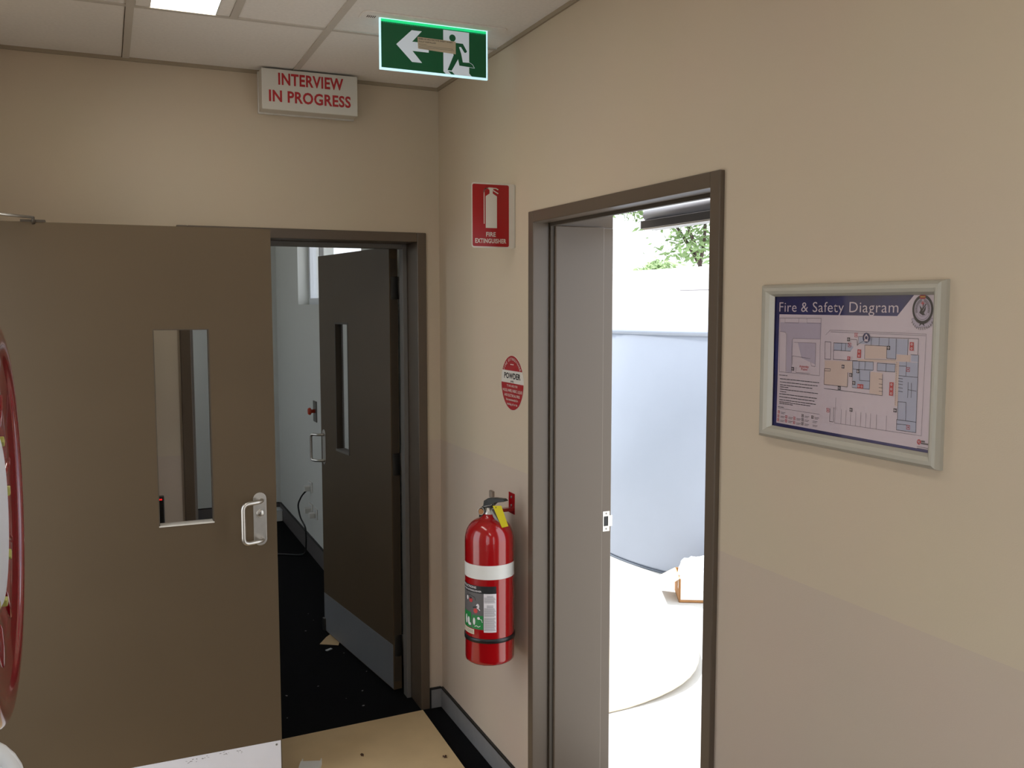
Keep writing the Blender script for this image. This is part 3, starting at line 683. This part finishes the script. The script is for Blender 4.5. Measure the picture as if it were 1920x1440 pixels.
PO = {"navy":[[[-1955,1403],[2220,1403],[2218,-1366],[-1936,-1363]]],"white":[[[-1826,1026],[1370,1022],[1732,1396],[2220,1398],[2216,-1320],[-1844,-1296]]],"blue":[[[-181,481],[206,478],[329,416],[257,335],[-187,332]],[[458,614],[1372,611],[1381,250],[1160,251],[1158,472],[463,491]],[[1372,611],[1645,610],[1625,327],[1377,334]],[[321,144],[843,154],[850,5],[769,-27],[773,-368],[342,-362]],[[943,146],[1376,144],[1369,-1],[942,-2]],[[1722,340],[1888,340],[1888,213],[1721,216]],[[1460,196],[1888,205],[1884,-51],[1461,-55]],[[1461,-55],[1888,-56],[1888,-1041],[1449,-1044],[1459,-534]]],"beige":[[[629,462],[1151,466],[1154,238],[632,210]],[[-266,128],[321,138],[320,-85],[206,-78],[210,-359],[-428,-361],[-430,120]],[[787,-26],[1076,-34],[1087,-449],[768,-437]],[[1369,144],[1450,201],[1453,-614],[1386,-621]],[[450,195],[1399,230],[1401,172],[451,151]],[[1394,324],[1706,331],[1702,210],[1400,203]]],"lav":[[[-1783,858],[-566,866],[-577,539],[-1387,527],[-1396,-191],[-1562,-190],[-1579,642],[-1776,662]],[[-1230,442],[-698,450],[-702,23],[-1109,133]],[[-419,126],[-266,128],[-272,-10],[-421,-13]]],"wall":[[[-193,480],[213,481]],[[-193,480],[-192,153],[451,159]],[[439,449],[457,623],[1875,628],[1869,339],[1716,340]],[[1888,340],[1888,-1043],[1449,-1046],[1447,-858],[1889,-854]],[[1467,-856],[1459,-534]],[[622,461],[625,210]],[[629,467],[1158,466],[1161,246],[1381,244],[1372,611]],[[1645,610],[1642,328]],[[22,477],[16,333]],[[126,475],[120,338]],[[-187,338],[257,335]],[[777,619],[776,475]],[[971,617],[970,475]],[[1206,614],[1202,474]],[[-273,492],[-433,495],[-428,149],[-267,151],[-273,492]],[[-424,-42],[-263,-41],[-266,-84],[-426,-86],[-424,-42]],[[-428,-48],[-428,-361],[202,-360],[206,-84]],[[-424,-442],[1088,-452],[1077,-61]],[[321,144],[335,-363]],[[346,-5],[850,5],[843,162],[321,152]],[[489,148],[488,-4]],[[642,151],[641,-3]],[[769,-27],[772,-360],[342,-362]],[[515,-44],[515,-210],[766,-205]],[[943,146],[1375,149],[1368,7],[942,0],[943,146]],[[1158,147],[1154,-2]],[[1463,123],[1628,125],[1624,205]],[[1461,-55],[1888,-56]],[[1628,120],[1623,-54]],[[1459,-527],[1648,-524],[1653,-851]],[[-240,-828],[-245,-1089],[-142,-1085],[-141,-803]],[[1451,-937],[1699,-929]],[[1680,-162],[1680,-435]],[[1752,-169],[1757,-428]],[[1686,-291],[1864,-302]],[[1453,-101],[1553,-106]],[[1456,-153],[1556,-158]],[[1458,-205],[1558,-211]],[[1461,-271],[1561,-276]],[[1464,-336],[1564,-341]],[[997,-147],[1081,-149]],[[1001,-241],[1085,-242]],[[1004,-308],[1088,-309]],[[1007,-375],[1091,-376]],[[431,465],[568,536]],[[255,564],[412,563],[424,462]]],"thin":[[[-109,-1102],[2011,-1084],[2037,714],[-302,728],[-418,630]],[[-281,691],[2023,686]],[[-90,-598],[-109,-1102]],[[-1800,949],[-565,959],[-569,-197],[-1777,-195],[-1800,949]],[[-1776,662],[-1625,656],[-1578,606],[-1571,-187]],[[-577,539],[-1365,528],[-1403,481],[-1396,-185]],[[-1340,447],[-698,456],[-700,-21],[-805,-13],[-829,60]],[[-844,132],[-1374,165],[-1376,-17]],[[-1635,939],[-1632,854],[-1215,852],[-1210,945]],[[-969,948],[-965,856],[-570,857]],[[-1254,-70],[-1264,-176],[-841,-169]],[[-1777,-976],[-538,-976]],[[67,-818],[63,-1096]],[[190,-818],[187,-1096]],[[316,-818],[313,-1096]],[[448,-817],[444,-1096]],[[574,-817],[571,-1096]],[[705,-817],[703,-1096]],[[821,-817],[818,-1096]],[[970,-817],[968,-1096]],[[1207,-817],[1206,-1096]]],"redbox":[[[1686,563],[1776,561],[1777,412],[1687,413]],[[442,380],[534,378],[533,219],[437,219]],[[470,-282],[617,-279],[613,-362],[466,-366]],[[1255,-187],[1350,-187],[1344,-434],[1252,-434]],[[185,231],[261,230],[256,163],[181,164]]],"rout":[[1670,71],[-298,-868],[1717,-966],[233,454],[393,648]],"blk":[[202,562],[1203,439],[471,-39],[376,-270],[79,26],[-8,-399],[-1355,-106],[1406,-693],[287,-123],[323,-795]],"text":[[[-1775,-262],[-1537,-264]],[[-1740,-340],[-592,-345]],[[-1737,-408],[-590,-410]],[[-1735,-470],[-754,-468]],[[-1733,-513],[-1505,-512]],[[-1731,-562],[-617,-556]],[[-1730,-612],[-1547,-610]],[[-1751,-663],[-613,-651]],[[-1749,-725],[-673,-710]],[[-1746,-787],[-671,-769]],[[-1745,-833],[-816,-816]],[[-1744,-867],[-1313,-859]],[[-1787,-946],[-1626,-942]]],"leg":[[-1760,-1055],[-1771,-1141],[-1777,-1228],[-1518,-1137],[-1524,-1221],[-1267,-1137],[-1277,-1229],[-1021,-1058],[-1022,-1139],[-1023,-1224],[-731,-1056]],"legt":[[[-1686,-1054],[-1553,-1052]],[[-1697,-1139],[-1564,-1136]],[[-1703,-1226],[-1570,-1223]],[[-1446,-1136],[-1316,-1133]],[[-1452,-1219],[-1322,-1216]],[[-1197,-1135],[-1070,-1133]],[[-1207,-1227],[-1080,-1224]],[[-952,-1056],[-828,-1055]],[[-953,-1138],[-829,-1135]],[[-954,-1222],[-830,-1219]],[[-664,-1054],[-544,-1053]],[[-720,-1135],[-585,-1149]],[[-716,-1217],[-582,-1231]]],"dash":[[[640,202],[1392,224]],[[1407,185],[1402,-606]]],"here":[[659,607],[753,605]],"crest":[[1943,1146],[2193,1142],[1953,927],[1929,1363],[1945,1237]],"scroll":[[[1713,974],[1757,993],[1840,912],[1952,884],[2068,916],[2148,997],[2188,980],[2161,905],[2094,829],[1954,838],[1822,815],[1746,885]]],"bird":[[[1873,1222],[1902,1136],[1873,1085],[1951,1041],[2006,1051],[1974,1079],[2009,1137],[2017,1212],[1977,1152],[1947,1111],[1926,1167]]],"crown":[[[1866,1369],[1884,1399],[1935,1389],[1984,1401],[2007,1368],[1993,1328],[1887,1326]]],"logo":[[1969,-1198],[2016,-1197]],"logot":[[[2028,-1177],[2084,-1177]],[[2030,-1216],[2186,-1212]],[[1931,-1284],[2183,-1284]]],"title":[[-1828,1081],[-1836,1310],[1394,1085],[1386,1262]],"assembly":[[-1159,-40],[-880,-38],[-1101,-96],[-920,-94]]}
sh = MB(); sh.flat(PF, k4(PO['white'][0]), 'paper', -.0024); sheet = sh.build('white_sheet', dg, 'white printed area')
w = MB()
for P in PO['lav']: w.flat(PF, k4(P), 'plan_grey', -.0021)
for P in PO['blue']: w.flat(PF, k4(P), 'plan_blue', -.0021)
for P in PO['beige']: w.flat(PF, k4(P), 'plan_beige', -.0018)
for P in PO['wall']: w.line(PF, k4(P), .0008, 'plan_wall', -.0014)
for P in PO['thin']: w.line(PF, k4(P), .0006, 'paper_line', -.0015)
for P in PO['redbox']: w.flat(PF, k4(P), 'plan_red', -.0012)
for P in PO['redbox']:
    Q = k4(P); c = Vector((sum(p[0] for p in Q)/4, sum(p[1] for p in Q)/4))
    L = max(abs(Q[0][1]-Q[2][1]), abs(Q[0][0]-Q[1][0])); vert = abs(Q[0][1]-Q[2][1]) > abs(Q[0][0]-Q[1][0])
    n = max(1, int(L/.007))
    for i in range(n):
        o = (i-(n-1)/2)*L/n; p = c+Vector((0, o) if vert else (o, 0))
        w.disc(PF, p, .0022, 'paper', -.0010, 10, .0012)
def sq(c, r): return [(c[0]-r, c[1]-r), (c[0]+r, c[1]-r), (c[0]+r, c[1]+r), (c[0]-r, c[1]+r)]
for p in k4(PO['rout']):
    w.line(PF, sq(p, .0035)+[sq(p, .0035)[0]], .0009, 'plan_red', -.0012); w.disc(PF, p, .0015, 'plan_red', -.0012, 10)
for p in k4(PO['blk']):
    w.flat(PF, sq(p, .0036), 'plan_wall', -.0012); w.line(PF, [(p[0]-.0022, p[1]), (p[0]+.0022, p[1])], .0012, 'paper', -.0009); w.line(PF, [(p[0], p[1]-.0022), (p[0], p[1]+.0022)], .0012, 'paper', -.0009)
for P in PO['dash']:
    A, B = [Vector(p) for p in k4(P)]; n = int((B-A).length/.0032)
    for i in range(n): w.line(PF, [A+(B-A)*(i/n), A+(B-A)*((i+.35)/n)], .0007, 'plan_wall', -.0012)
c0, c1 = k4(PO['here']); rr = abs(c1[0]-c0[0]); w.disc(PF, c0, rr, 'navy', -.0010, 24); w.disc(PF, c0, rr*.55, 'paper', -.0007, 16, rr*.35); w.disc(PF, (c0[0], c0[1]+rr*.55), rr*.22, 'paper', -.0006, 10); w.line(PF, [(c0[0]-rr*.35, c0[1]-rr*.6), (c0[0]+rr*.35, c0[1]-rr*.6)], rr*.3, 'paper', -.0006)
w.build('floor_plan', sheet, 'coloured building plan')
w = MB(); rs = random.Random(11)
for i, P in enumerate(PO['text']):
    A, B = [Vector(p) for p in k4(P)]; B.y = A.y; x = A.x
    hgt = .0011 if i in (0, 12) else .0013
    while x < B.x:
        l = min(rs.uniform(.004, .013), B.x-x+.002); w.line(PF, [(x, A.y), (x+l, A.y)], hgt, 'plan_wall', -.0012); x += l+.0022
w.build('procedure_text', sheet); w = MB()
for i, p in enumerate(k4(PO['leg'])): w.line(PF, sq(p, .0026)+[sq(p, .0026)[0]], .0009, 'plan_red' if i < 7 else 'plan_wall', -.0012); w.disc(PF, p, .0012, 'plan_red' if i < 7 else 'plan_wall', -.0012, 8)
for P in PO['legt']:
    A, B = [Vector(p) for p in k4(P)]
    for o in (0, -.0026): w.line(PF, [(A.x, A.y+o), (B.x-(.003 if o else 0), A.y+o)], .0008, 'grey_print', -.0012)
w.build('legend', sheet); w = MB()
for P in PO['logot'][:2]: A, B = k4(P); w.line(PF, [A, (B[0], A[1])], .0028, 'grey_print', -.0012)
A, B = k4(PO['logot'][2])
for o in (0, -.0028): w.line(PF, [(A[0], A[1]+o), (B[0], A[1]+o)], .0008, 'grey_print', -.0012)
c0, c1 = k4(PO['logo']); w.disc(PF, c0, abs(c1[0]-c0[0]), 'plan_red', -.0012, 20); w.line(PF, [(c0[0]-.003, c0[1]+.001), (c0[0]+.002, c0[1]+.002), (c0[0]-.001, c0[1]-.001), (c0[0]+.003, c0[1]-.002)], .0009, 'paper', -.0009)
w.build('maker_mark', sheet)
w = MB(); t = k4(PO['title']); w.text(PF, 'Fire & Safety Diagram', t[0][0], t[2][0], (t[0][1]+t[2][1])/2, .0200, 'paper', -.0020, -.004); w.build('title_lettering', bk, 'white title lettering')
w = MB(); a = k4(PO['assembly']); w.text(PF, 'Assembly', a[0][0], a[1][0], a[0][1]-.0022, .0046, 'plan_red', -.0012, .01); w.text(PF, 'Point', a[2][0], a[3][0], a[2][1]-.0022, .0046, 'plan_red', -.0012, .01); w.build('assembly_lettering', sheet, 'red lettering')
# crest
w = MB(); cc = k4(PO['crest']); C0 = Vector(cc[0]); ru = .0245
SC = lambda u, v, d: PF(C0.x+u*.0226, C0.y+v*.0255, d)
w.disc(SC, (0, 0), 1.0, 'black_ink', -.0012, 40, .80); w.disc(SC, (0, 0), .80, 'plan_grey', -.0013, 40); w.disc(SC, (0, 0), .73, 'paper_line', -.0011, 40, .70); w.disc(SC, (0, 0), .50, 'paper_line', -.0011, 40, .48)
for i in range(26):
    t = math.radians(200-220*i/25)
    if 80 < math.degrees(t) < 100: continue
    w.line(SC, [(.56*math.cos(t), .56*math.sin(t)), (.66*math.cos(t), .66*math.sin(t))], .06, 'grey_print', -.0010)
w.flat(PF, k4(PO['bird'][0]), 'black_ink', -.0008)
for s in (-1, 1): w.line(SC, [(-.05, -.1), (.2+.1*s, .35)], .08, 'black_ink', -.0009)
w.line(SC, [(-.12, .42), (.12, .42)], .07, 'plan_red', -.0007); w.line(SC, [(0, .30), (0, .54)], .07, 'plan_red', -.0007)
w.flat(PF, k4(PO['crown'][0]), 'red_sign', -.0008); w.line(SC, [(-.2, .86), (.2, .86)], .05, 'yellow_tag', -.0006)
w.flat(PF, k4(PO['scroll'][0]), 'plan_grey', -.0010)
P = k4(PO['scroll'][0]); w.line(PF, P+[P[0]], .0006, 'grey_print', -.0008)
for i in range(12):
    t = math.radians(222+96*i/11); w.line(SC, [(1.22*math.cos(t), 1.22*math.sin(t)*1.05), (1.34*math.cos(t), 1.34*math.sin(t)*1.05)], .05, 'grey_print', -.0007)
w.flat(SC, [(-.18, -.95), (.18, -.95), (.28, -1.18), (0, -1.0), (-.28, -1.18)], 'black_ink', -.0007)
w.build('crest', sheet, 'round black crest with eagle and red crown')
w = MB(); w.flat(PF, [(IU0-.004, IV0-.003), (IU1+.004, IV0-.003), (IU1+.004, IV1+.003), (IU0-.004, IV1+.003)], 'tinted_film', .0002); w.build('cover_sheet', dg, 'clear cover sheet')

# ------------------------------------------------------------------ card reader behind the glass of the left door
cr = thing('card_reader', 'slim black card reader seen through the glass of the left brown door', 'card reader', (-1.158, 0, .995))
w = MB(); w.box(-1.182, -1.142, -.022, 0, .935, 1.055, 'black_plastic', .003); w.build('case', cr)
w = MB(); w.box(-1.176, -1.150, -.0232, -.022, 1.040, 1.046, 'red_led'); w.build('indicator', cr, 'red glowing indicator')

# ------------------------------------------------------------------ room beyond: exit button, outlets, cord, junk
eb = thing('exit_button', 'red mushroom push button on small plate in the dark room', 'push button', (RX, 2.55, 1.06))
w = MB(); w.box(RX-.008, RX, 2.50, 2.60, .990, 1.135, 'steel_dark', .002); w.build('plate', eb)
w = MB(); w.lathe([(0, .048), (.020, .046), (.026, .036), (.024, .028), (.013, .022), (.013, 0)], (RX-.008, 2.545, 1.065), (-1, 0, 0), 'red_button', 24); w.build('mushroom_knob', eb, 'red mushroom knob')
def outlet(y, z, label, extra):
    t = thing('power_outlet', label, 'power outlet', (RX, y, z), 'white outlets low on the room wall')
    w = MB(); w.box(RX-.009, RX, y-.058, y+.058, z-.037, z+.037, 'white_plastic', .002); w.build('plate', t)
    for s in (-.025, .025):
        w = MB(); w.box(RX-.013, RX-.009, y+s-.007, y+s+.007, z+.012, z+.026, 'cool_white', .001); w.build('rocker_switch', t)
    if extra:
        w = MB(); w.box(RX-.050, RX-.009, y-.022, y+.022, z-.030, z+.006, 'white_plastic', .004); w.build('socket_cover', t)
outlet(2.76, .498, 'uppermost white outlet, where the black cord is plugged in', True)
outlet(2.76, .338, 'lower white outlet nearer the cord in the dark room', True)
outlet(2.60, .336, 'lower white outlet nearest the edge of the open dark door', True)
cd = MB()
P = [(RX-.03, 2.77, .470), (RX-.06, 2.80, .430), (RX-.085, 2.83, .36), (RX-.075, 2.80, .27), (RX-.05, 2.73, .21), (RX-.05, 2.72, .12), (RX-.055, 2.72, .02), (RX-.10, 2.75, .008), (RX-.30, 2.9, .008), (RX-.50, 3.3, .008)]
cd.tube(fillet(P, .03, 5), .006, 'black_plastic', 8); tag(cd.build('power_cable'), 'black power cord hanging from the uppermost outlet to the carpet', 'cord')
w = thing('white_box', 'small white box on the dark carpet at the far wall', 'box', (-.07, 3.93, 0))
b_ = MB(); b_.box(-.13, -.035, 3.90, 4.02, 0, .085, 'white_card', .002); b_.build('carton', w)
b_ = MB(); b_.box(-.132, -.033, 3.898, 4.022, .085, .095, 'cool_white', .002); b_.build('lid', w)
ps = MB(); b = bmesh.new()
vs = [b.verts.new(p) for p in ((-.349, .960, .004), (-.262, .905, .004), (-.225, .995, .012), (-.245, 1.105, .006), (-.300, 1.03, .010))]
vt = [b.verts.new(v.co+Vector((0, 0, .002))) for v in vs]
b.faces.new(vs[::-1]); b.faces.new(vt)
for i in range(5): b.faces.new((vs[i], vs[(i+1) % 5], vt[(i+1) % 5], vt[i]))
bmesh.ops.recalc_face_normals(b, faces=b.faces[:])
ps._merge(b, 'plywood'); tag(ps.build('cardboard_scrap'), 'torn tan cardboard scrap under the free edge of the dark door', 'cardboard')
dbm = MB(); rs = random.Random(5)
for i in range(16):
    x, y = rs.uniform(-.75, -.15), rs.uniform(.05, 1.6)
    s = rs.uniform(.0012, .003); a = rs.uniform(0, 6)
    dbm.box(-s*1.6, s*1.6, -s, s, 0, s*.8, 'skirting_grey', xf=Matrix.Translation((x, y, .0005)) @ Matrix.Rotation(a, 4, 'Z'))
dbm.box(-.018, .018, -.006, .008, 0, .004, 'cool_white', xf=Matrix.Translation((-.32, .87, .0005)) @ Matrix.Rotation(.5, 4, 'Z'))
tag(dbm.build('debris'), 'pale crumbs and scraps scattered on the black carpet', 'debris', kind='stuff')

# ------------------------------------------------------------------ plywood sheet on the floor with what lies on it
bo = MB(); bo.prism(frame((0, 0, 0), (1, 0, 0), (0, 1, 0), (0, 0, 1)), [(-.103, -.031), (-1.69, -.104), (-1.66, -1.25), (-.129, -1.18)], .001, .011, 'plywood', .0008)
tag(bo.build('plywood_sheet'), 'tan plywood sheet lying on the carpet before the dark doorway', 'board')
def bit(x, y, label, seed):
    rs = random.Random(seed); w = MB()
    for i in range(5):
        a = rs.uniform(0, 6); L = rs.uniform(.006, .013); dx, dy = rs.uniform(-.006, .006), rs.uniform(-.005, .005)
        w.tube([(x+dx-L*math.cos(a)/1.5, y+dy-L*math.sin(a)/1.5, .0135), (x+dx, y+dy, .0165), (x+dx+L*math.cos(a)/1.5, y+dy+L*math.sin(a)/1.5, .0135)], [.0015, .003, .0012], 'brown_bit', 6)
    tag(w.build('dry_leaf'), label, 'dry leaf', 'brown leaf bits on the plywood')
bit(-.456, -.328, 'small curled brown leaf bit near the middle of the plywood', 1)
bit(-.160, -.476, 'forked brown leaf bit near the right edge of the plywood', 4)
tr = thing('cable_duct', 'short white plastic duct offcut on the plywood', 'duct', (-.66, -.38, .011))
w = MB(); X_ = Matrix.Translation((-.682, -.40, .011)) @ Matrix.Rotation(math.radians(-20), 4, 'Z')
w.box(-.035, .04, -.09, .085, 0, .003, 'white_plastic', xf=X_); w.box(-.035, -.032, -.09, .085, .003, .025, 'white_plastic', xf=X_); w.box(.037, .04, -.09, .085, .003, .025, 'white_plastic', xf=X_); w.build('base', tr)
w = MB(); w.box(-.037, .042, -.09, .060, .025, .028, 'white_plastic', xf=X_); w.build('cover', tr)

# ------------------------------------------------------------------ fire hose reel on the left wall
HC = Vector((-1.456, -2.413, 1.510)); HR = .266
hr = thing('fire_hose_reel', 'glossy red fire hose reel disc at the left edge', 'hose reel', (XL, HC.y, HC.z))
w = MB()
prof = [(.118, -.016), (.122, -.011), (.135, -.0115), (.180, -.011), (.205, -.009), (.222, -.004)]
for i in range(13):
    t = math.radians(150-170*i/12); prof.append((.244+.022*math.cos(t), -.010+.013*math.sin(t)))
prof += [(.240, -.022), (.13, -.022), (.118, -.020), (.118, -.016)]
w.lathe(prof, HC, (1, 0, 0), 'red_reel', 96, ref=(0, 1, 0))
for k in range(10):
    a = math.radians(15+36*k); c_, s_ = math.cos(a), math.sin(a)
    P = [HC+Vector((-.0125, r*c_, r*s_)) for r in (.138, .146, .170, .196, .204)]
    w.tube(P, [.001, .0045, .006, .0055, .001], 'red_reel', 10)
w.build('front_disc', hr)
w = MB(); w.lathe([(0, -.006), (.112, -.006), (.119, -.010), (.119, -.022), (0, -.022)], HC, (1, 0, 0), 'hub_white', 48, ref=(0, 1, 0)); w.build('hub_cover', hr, 'white hub cover')
for k in range(8):
    a = math.radians(8+45*k); c_, s_ = math.cos(a), math.sin(a)
    X_ = Matrix.Translation(HC+Vector((-.010, .117*c_, .117*s_))) @ Matrix.Rotation(a, 4, 'X')
    w = MB(); w.box(-.004, .007, -.004, .006, -.0065, .0065, 'clip_yellow', .0015, xf=X_); w.build('clip', hr, 'yellow green clip')
w = MB(); w.lathe([(0, -.200), (.262, -.200), (.266, -.194), (.262, -.188), (0, -.188)], HC, (1, 0, 0), 'red_reel', 96, ref=(0, 1, 0)); w.build('rear_disc', hr)
w = MB()
pts = []
for i in range(24*10): a = 2*math.pi*i/24; pts.append(HC+Vector((-.185+.155*i/239, .228*math.cos(a), .228*math.sin(a))))
w.tube(pts, .0145, 'black_plastic', 8); w.lathe([(.12, -.19), (.12, -.02)], HC, (1, 0, 0), 'steel_dark', 32); w.build('wound_hose', hr)
w = MB(); w.tube([(XL, HC.y, HC.z), (HC.x-.19, HC.y, HC.z)], .035, 'red_paint', 20); w.box(XL, XL+.012, HC.y-.09, HC.y+.09, HC.z-.12, HC.z+.12, 'red_paint', .003); w.build('wall_bracket', hr)
w = MB()
LC = Vector((-1.489, -2.612, 1.238))
def loop(r, dx, dz, a0, a1, n=28): return [LC+Vector((dx*1.0+r*math.cos(math.radians(a0+(a1-a0)*i/n)), -dx*.2, dz+r*math.sin(math.radians(a0+(a1-a0)*i/n)))) for i in range(n+1)]
w.tube(loop(.056, -.005, .00, 100, 455), .0100, 'plastic_film', 12); w.tube(loop(.040, .0, -.002, 100, 455), .0085, 'plastic_film', 12); w.tube(loop(.024, -.004, -.006, 80, 440), .0075, 'plastic_film', 12)
w.tube(fillet([LC+Vector((.0, .0, .058)), LC+Vector((-.03, .01, .072)), LC+Vector((-.07, .06, .075)), HC+Vector((-.10, -.06, -.225))], .02), .0095, 'plastic_film', 12)
w.build('hose_tail', hr, 'pale coiled hose end in clear wrapping')

# ------------------------------------------------------------------ outside
w = MB(); w.box(.25, 40, -12, 45, -.25, -.05, 'concrete'); w.box(-40, -3.2, -20, 45, -.25, -.05, 'concrete'); w.box(-3.2, -1.87, -20, -5.2, -.25, -.05, 'concrete'); w.box(-1.87, .25, -20, -5.2, -.25, -.05, 'concrete'); struct(w.build('ground'), 'sunlit pale concrete outside the doorway', 'ground')
tk = thing('water_tank', 'large pale blue round water tank outside the doorway', 'water tank', (3.74, 2.05, -.05))
w = MB(); TR = 1.72
w.lathe([(0, .012), (TR-.01, .012), (TR, .03), (TR, 1.672), (TR-.012, 1.686), (TR-.4, 1.74), (.3, 1.86), (0, 1.87)], (3.74, 2.05, -.05), (0, 0, 1), 'tank_blue', 128); w.build('shell', tk)
w = MB(); w.lathe([(TR-.03, 0), (TR+.004, 0), (TR+.004, .012), (TR-.03, .012)], (3.74, 2.05, -.05), (0, 0, 1), 'tank_lip', 128); w.build('base_rim', tk)
w = MB(); w.lathe([(TR, 1.640), (TR+.012, 1.643), (TR+.012, 1.672), (TR, 1.675)], (3.74, 2.05, -.05), (0, 0, 1), 'tank_blue', 128); w.build('top_rim', tk)
w = MB()
w.box(8, 8.2, 3, 16, -.05, 2.40, 'masonry_white'); w.box(7.98, 8.22, 3, 16, 2.40, 2.45, 'masonry_white', .01); w.box(7.995, 8, 3, 10.0, 2.045, 2.058, 'paper_line')
struct(w.build('wall_garden'), 'white sunlit wall behind the water tank', 'wall')
# cardboard box with plastic on top
bx = thing('cardboard_box', 'open cardboard box stuffed with white plastic beside the tank', 'box', (2.15, .95, -.05))
BX = Matrix.Translation((1.873, .905, -.05)) @ Matrix.Rotation(math.radians(-28), 4, 'Z')
w = MB()
w.box(0, .50, 0, .006, 0, .15, 'cardboard', xf=BX); w.box(0, .006, 0, .26, 0, .15, 'cardboard', xf=BX); w.box(.494, .50, 0, .26, 0, .15, 'cardboard', xf=BX); w.box(0, .50, .254, .26, 0, .15, 'cardboard', xf=BX); w.box(0, .50, 0, .26, 0, .006, 'cardboard', xf=BX); w.build('carton', bx)
w = MB(); w.prism(lambda u, v, d: BX @ Vector((u, v, d)), [(0, .0), (0, .25), (-.11, .27), (-.10, -.01)], .0, .004, 'card_pale', 0)
b = w.bm
for v in b.verts:
    q = BX.inverted() @ v.co; q.z += .148+q.x*.6; v.co = BX @ q
w.build('flap', bx)
w = MB(); w.box(.010, .492, -.004, -.0005, .02, .15, 'white_card', xf=BX); w.build('overexposed_face', bx)  # white slab stands in for the overexposed front of the carton
def crumple(name, c, rx, ry, rz, m, parent, seed):
    b = bmesh.new(); bmesh.ops.create_icosphere(b, subdivisions=4, radius=1); rs = random.Random(seed)
    dirs = [Vector((rs.gauss(0, 1), rs.gauss(0, 1), rs.gauss(0, 1))).normalized() for _ in range(26)]
    for v in b.verts:
        n = v.co.normalized(); k = 1-.22*max(0, max(abs(n.dot(d)) for d in dirs)-.86)/.14+.06*math.sin(11*n.x+5*n.z)*math.cos(9*n.y)
        v.co = Vector((c[0]+n.x*rx*k, c[1]+n.y*ry*k, c[2]+max(n.z, -.35)*rz*k))
    w = MB(); w._merge(b, m); o = w.build(name, parent); return o
p = BX @ Vector((.19, .13, .12)); crumple('plastic_wrapping', p, .25, .17, .17, 'plastic_film', bx, 3)
# paper sheet on the ground with a curled edge
w = MB(); b = bmesh.new(); N = 14
P0, P1, P2, P3 = Vector((.60, -.284)), Vector((1.56, .33)), Vector((1.0, 1.0)), Vector((.45, .6))
grid = []
for i in range(N+1):
    row = []
    for j in range(N+1):
        s, t = i/N, j/N
        q = (P0*(1-s)+P1*s)*(1-t)+(P3*(1-s)+P2*s)*t
        bow = math.sin(math.pi*s)*(1-t)**2*.23; nrm = Vector((.6, -.8)).normalized()
        q = q+nrm*bow
        row.append(b.verts.new((q.x, q.y, -.046+.075*(1-t)**3*max(0, s-.15)*1.2)))
    grid.append(row)
for i in range(N):
    for j in range(N): b.faces.new((grid[i][j], grid[i+1][j], grid[i+1][j+1], grid[i][j+1]))
bmesh.ops.recalc_face_normals(b, faces=b.faces[:])
g = bmesh.ops.solidify(b, geom=b.faces[:], thickness=.004)
for f in b.faces: f.smooth = True
w._merge(b, 'card_pale'); tag(w.build('cardboard_sheet'), 'pale flattened cardboard sheet with curled edge on the ground outside', 'cardboard')

# trees beyond the white wall
def tree(loc, h, cr_r, bl, n, label, seed, trunk_r=.13):
    rs = random.Random(seed); t = thing('gum_tree', label, 'tree', loc)
    L = Vector(loc); w = MB(); tips = []
    def branch(p, d, l, r, depth):
        if depth == 4: l, nl = h, bl
        else: nl = l*rs.uniform(.6, .8)
        q = p+d*l*.5+Vector((rs.uniform(-.05, .05), rs.uniform(-.05, .05), 0))*l; e = p+d*l
        w.tube([p, q, e], [r, r*.85, r*.65], 'bark', 7)
        if depth == 0: tips.append(e); return
        if depth < 4: tips.append(q)
        for k in range(3 if depth > 1 else 4):
            nd = (d+Vector((rs.uniform(-1, 1), rs.uniform(-1, 1), rs.uniform(-.45, .4)))*.85).normalized()
            branch(e, nd, nl, r*.6, depth-1)
    branch(L, Vector((rs.uniform(-.08, .08), rs.uniform(-.08, .08), 1)).normalized(), h, trunk_r, 4)
    w.build('trunk', t)
    w = MB(); b = bmesh.new()
    for i in range(n):
        c = rs.choice(tips)+Vector((rs.gauss(0, 1), rs.gauss(0, 1), rs.gauss(0, .7)))*cr_r
        a = Vector((rs.gauss(0, 1), rs.gauss(0, 1), rs.gauss(0, 1))).normalized(); p2 = a.orthogonal().normalized(); s = rs.uniform(.05, .12)
        b.faces.new([b.verts.new(c+a*s*1.5), b.verts.new(c+p2*s*.5), b.verts.new(c-a*s*1.5), b.verts.new(c-p2*s*.5)])
    w._merge(b, 'leaf_green'); w.build('foliage', t)
tree((14.5, 18.3, -.05), 3.0, .42, 1.5, 24000, 'pale green gum tree rising behind the white wall', 21, .10)
tree((16.0, 23.0, -.05), 2.0, .20, .45, 2500, 'low bushy gum tree left of the taller one above the white wall', 5, .06)
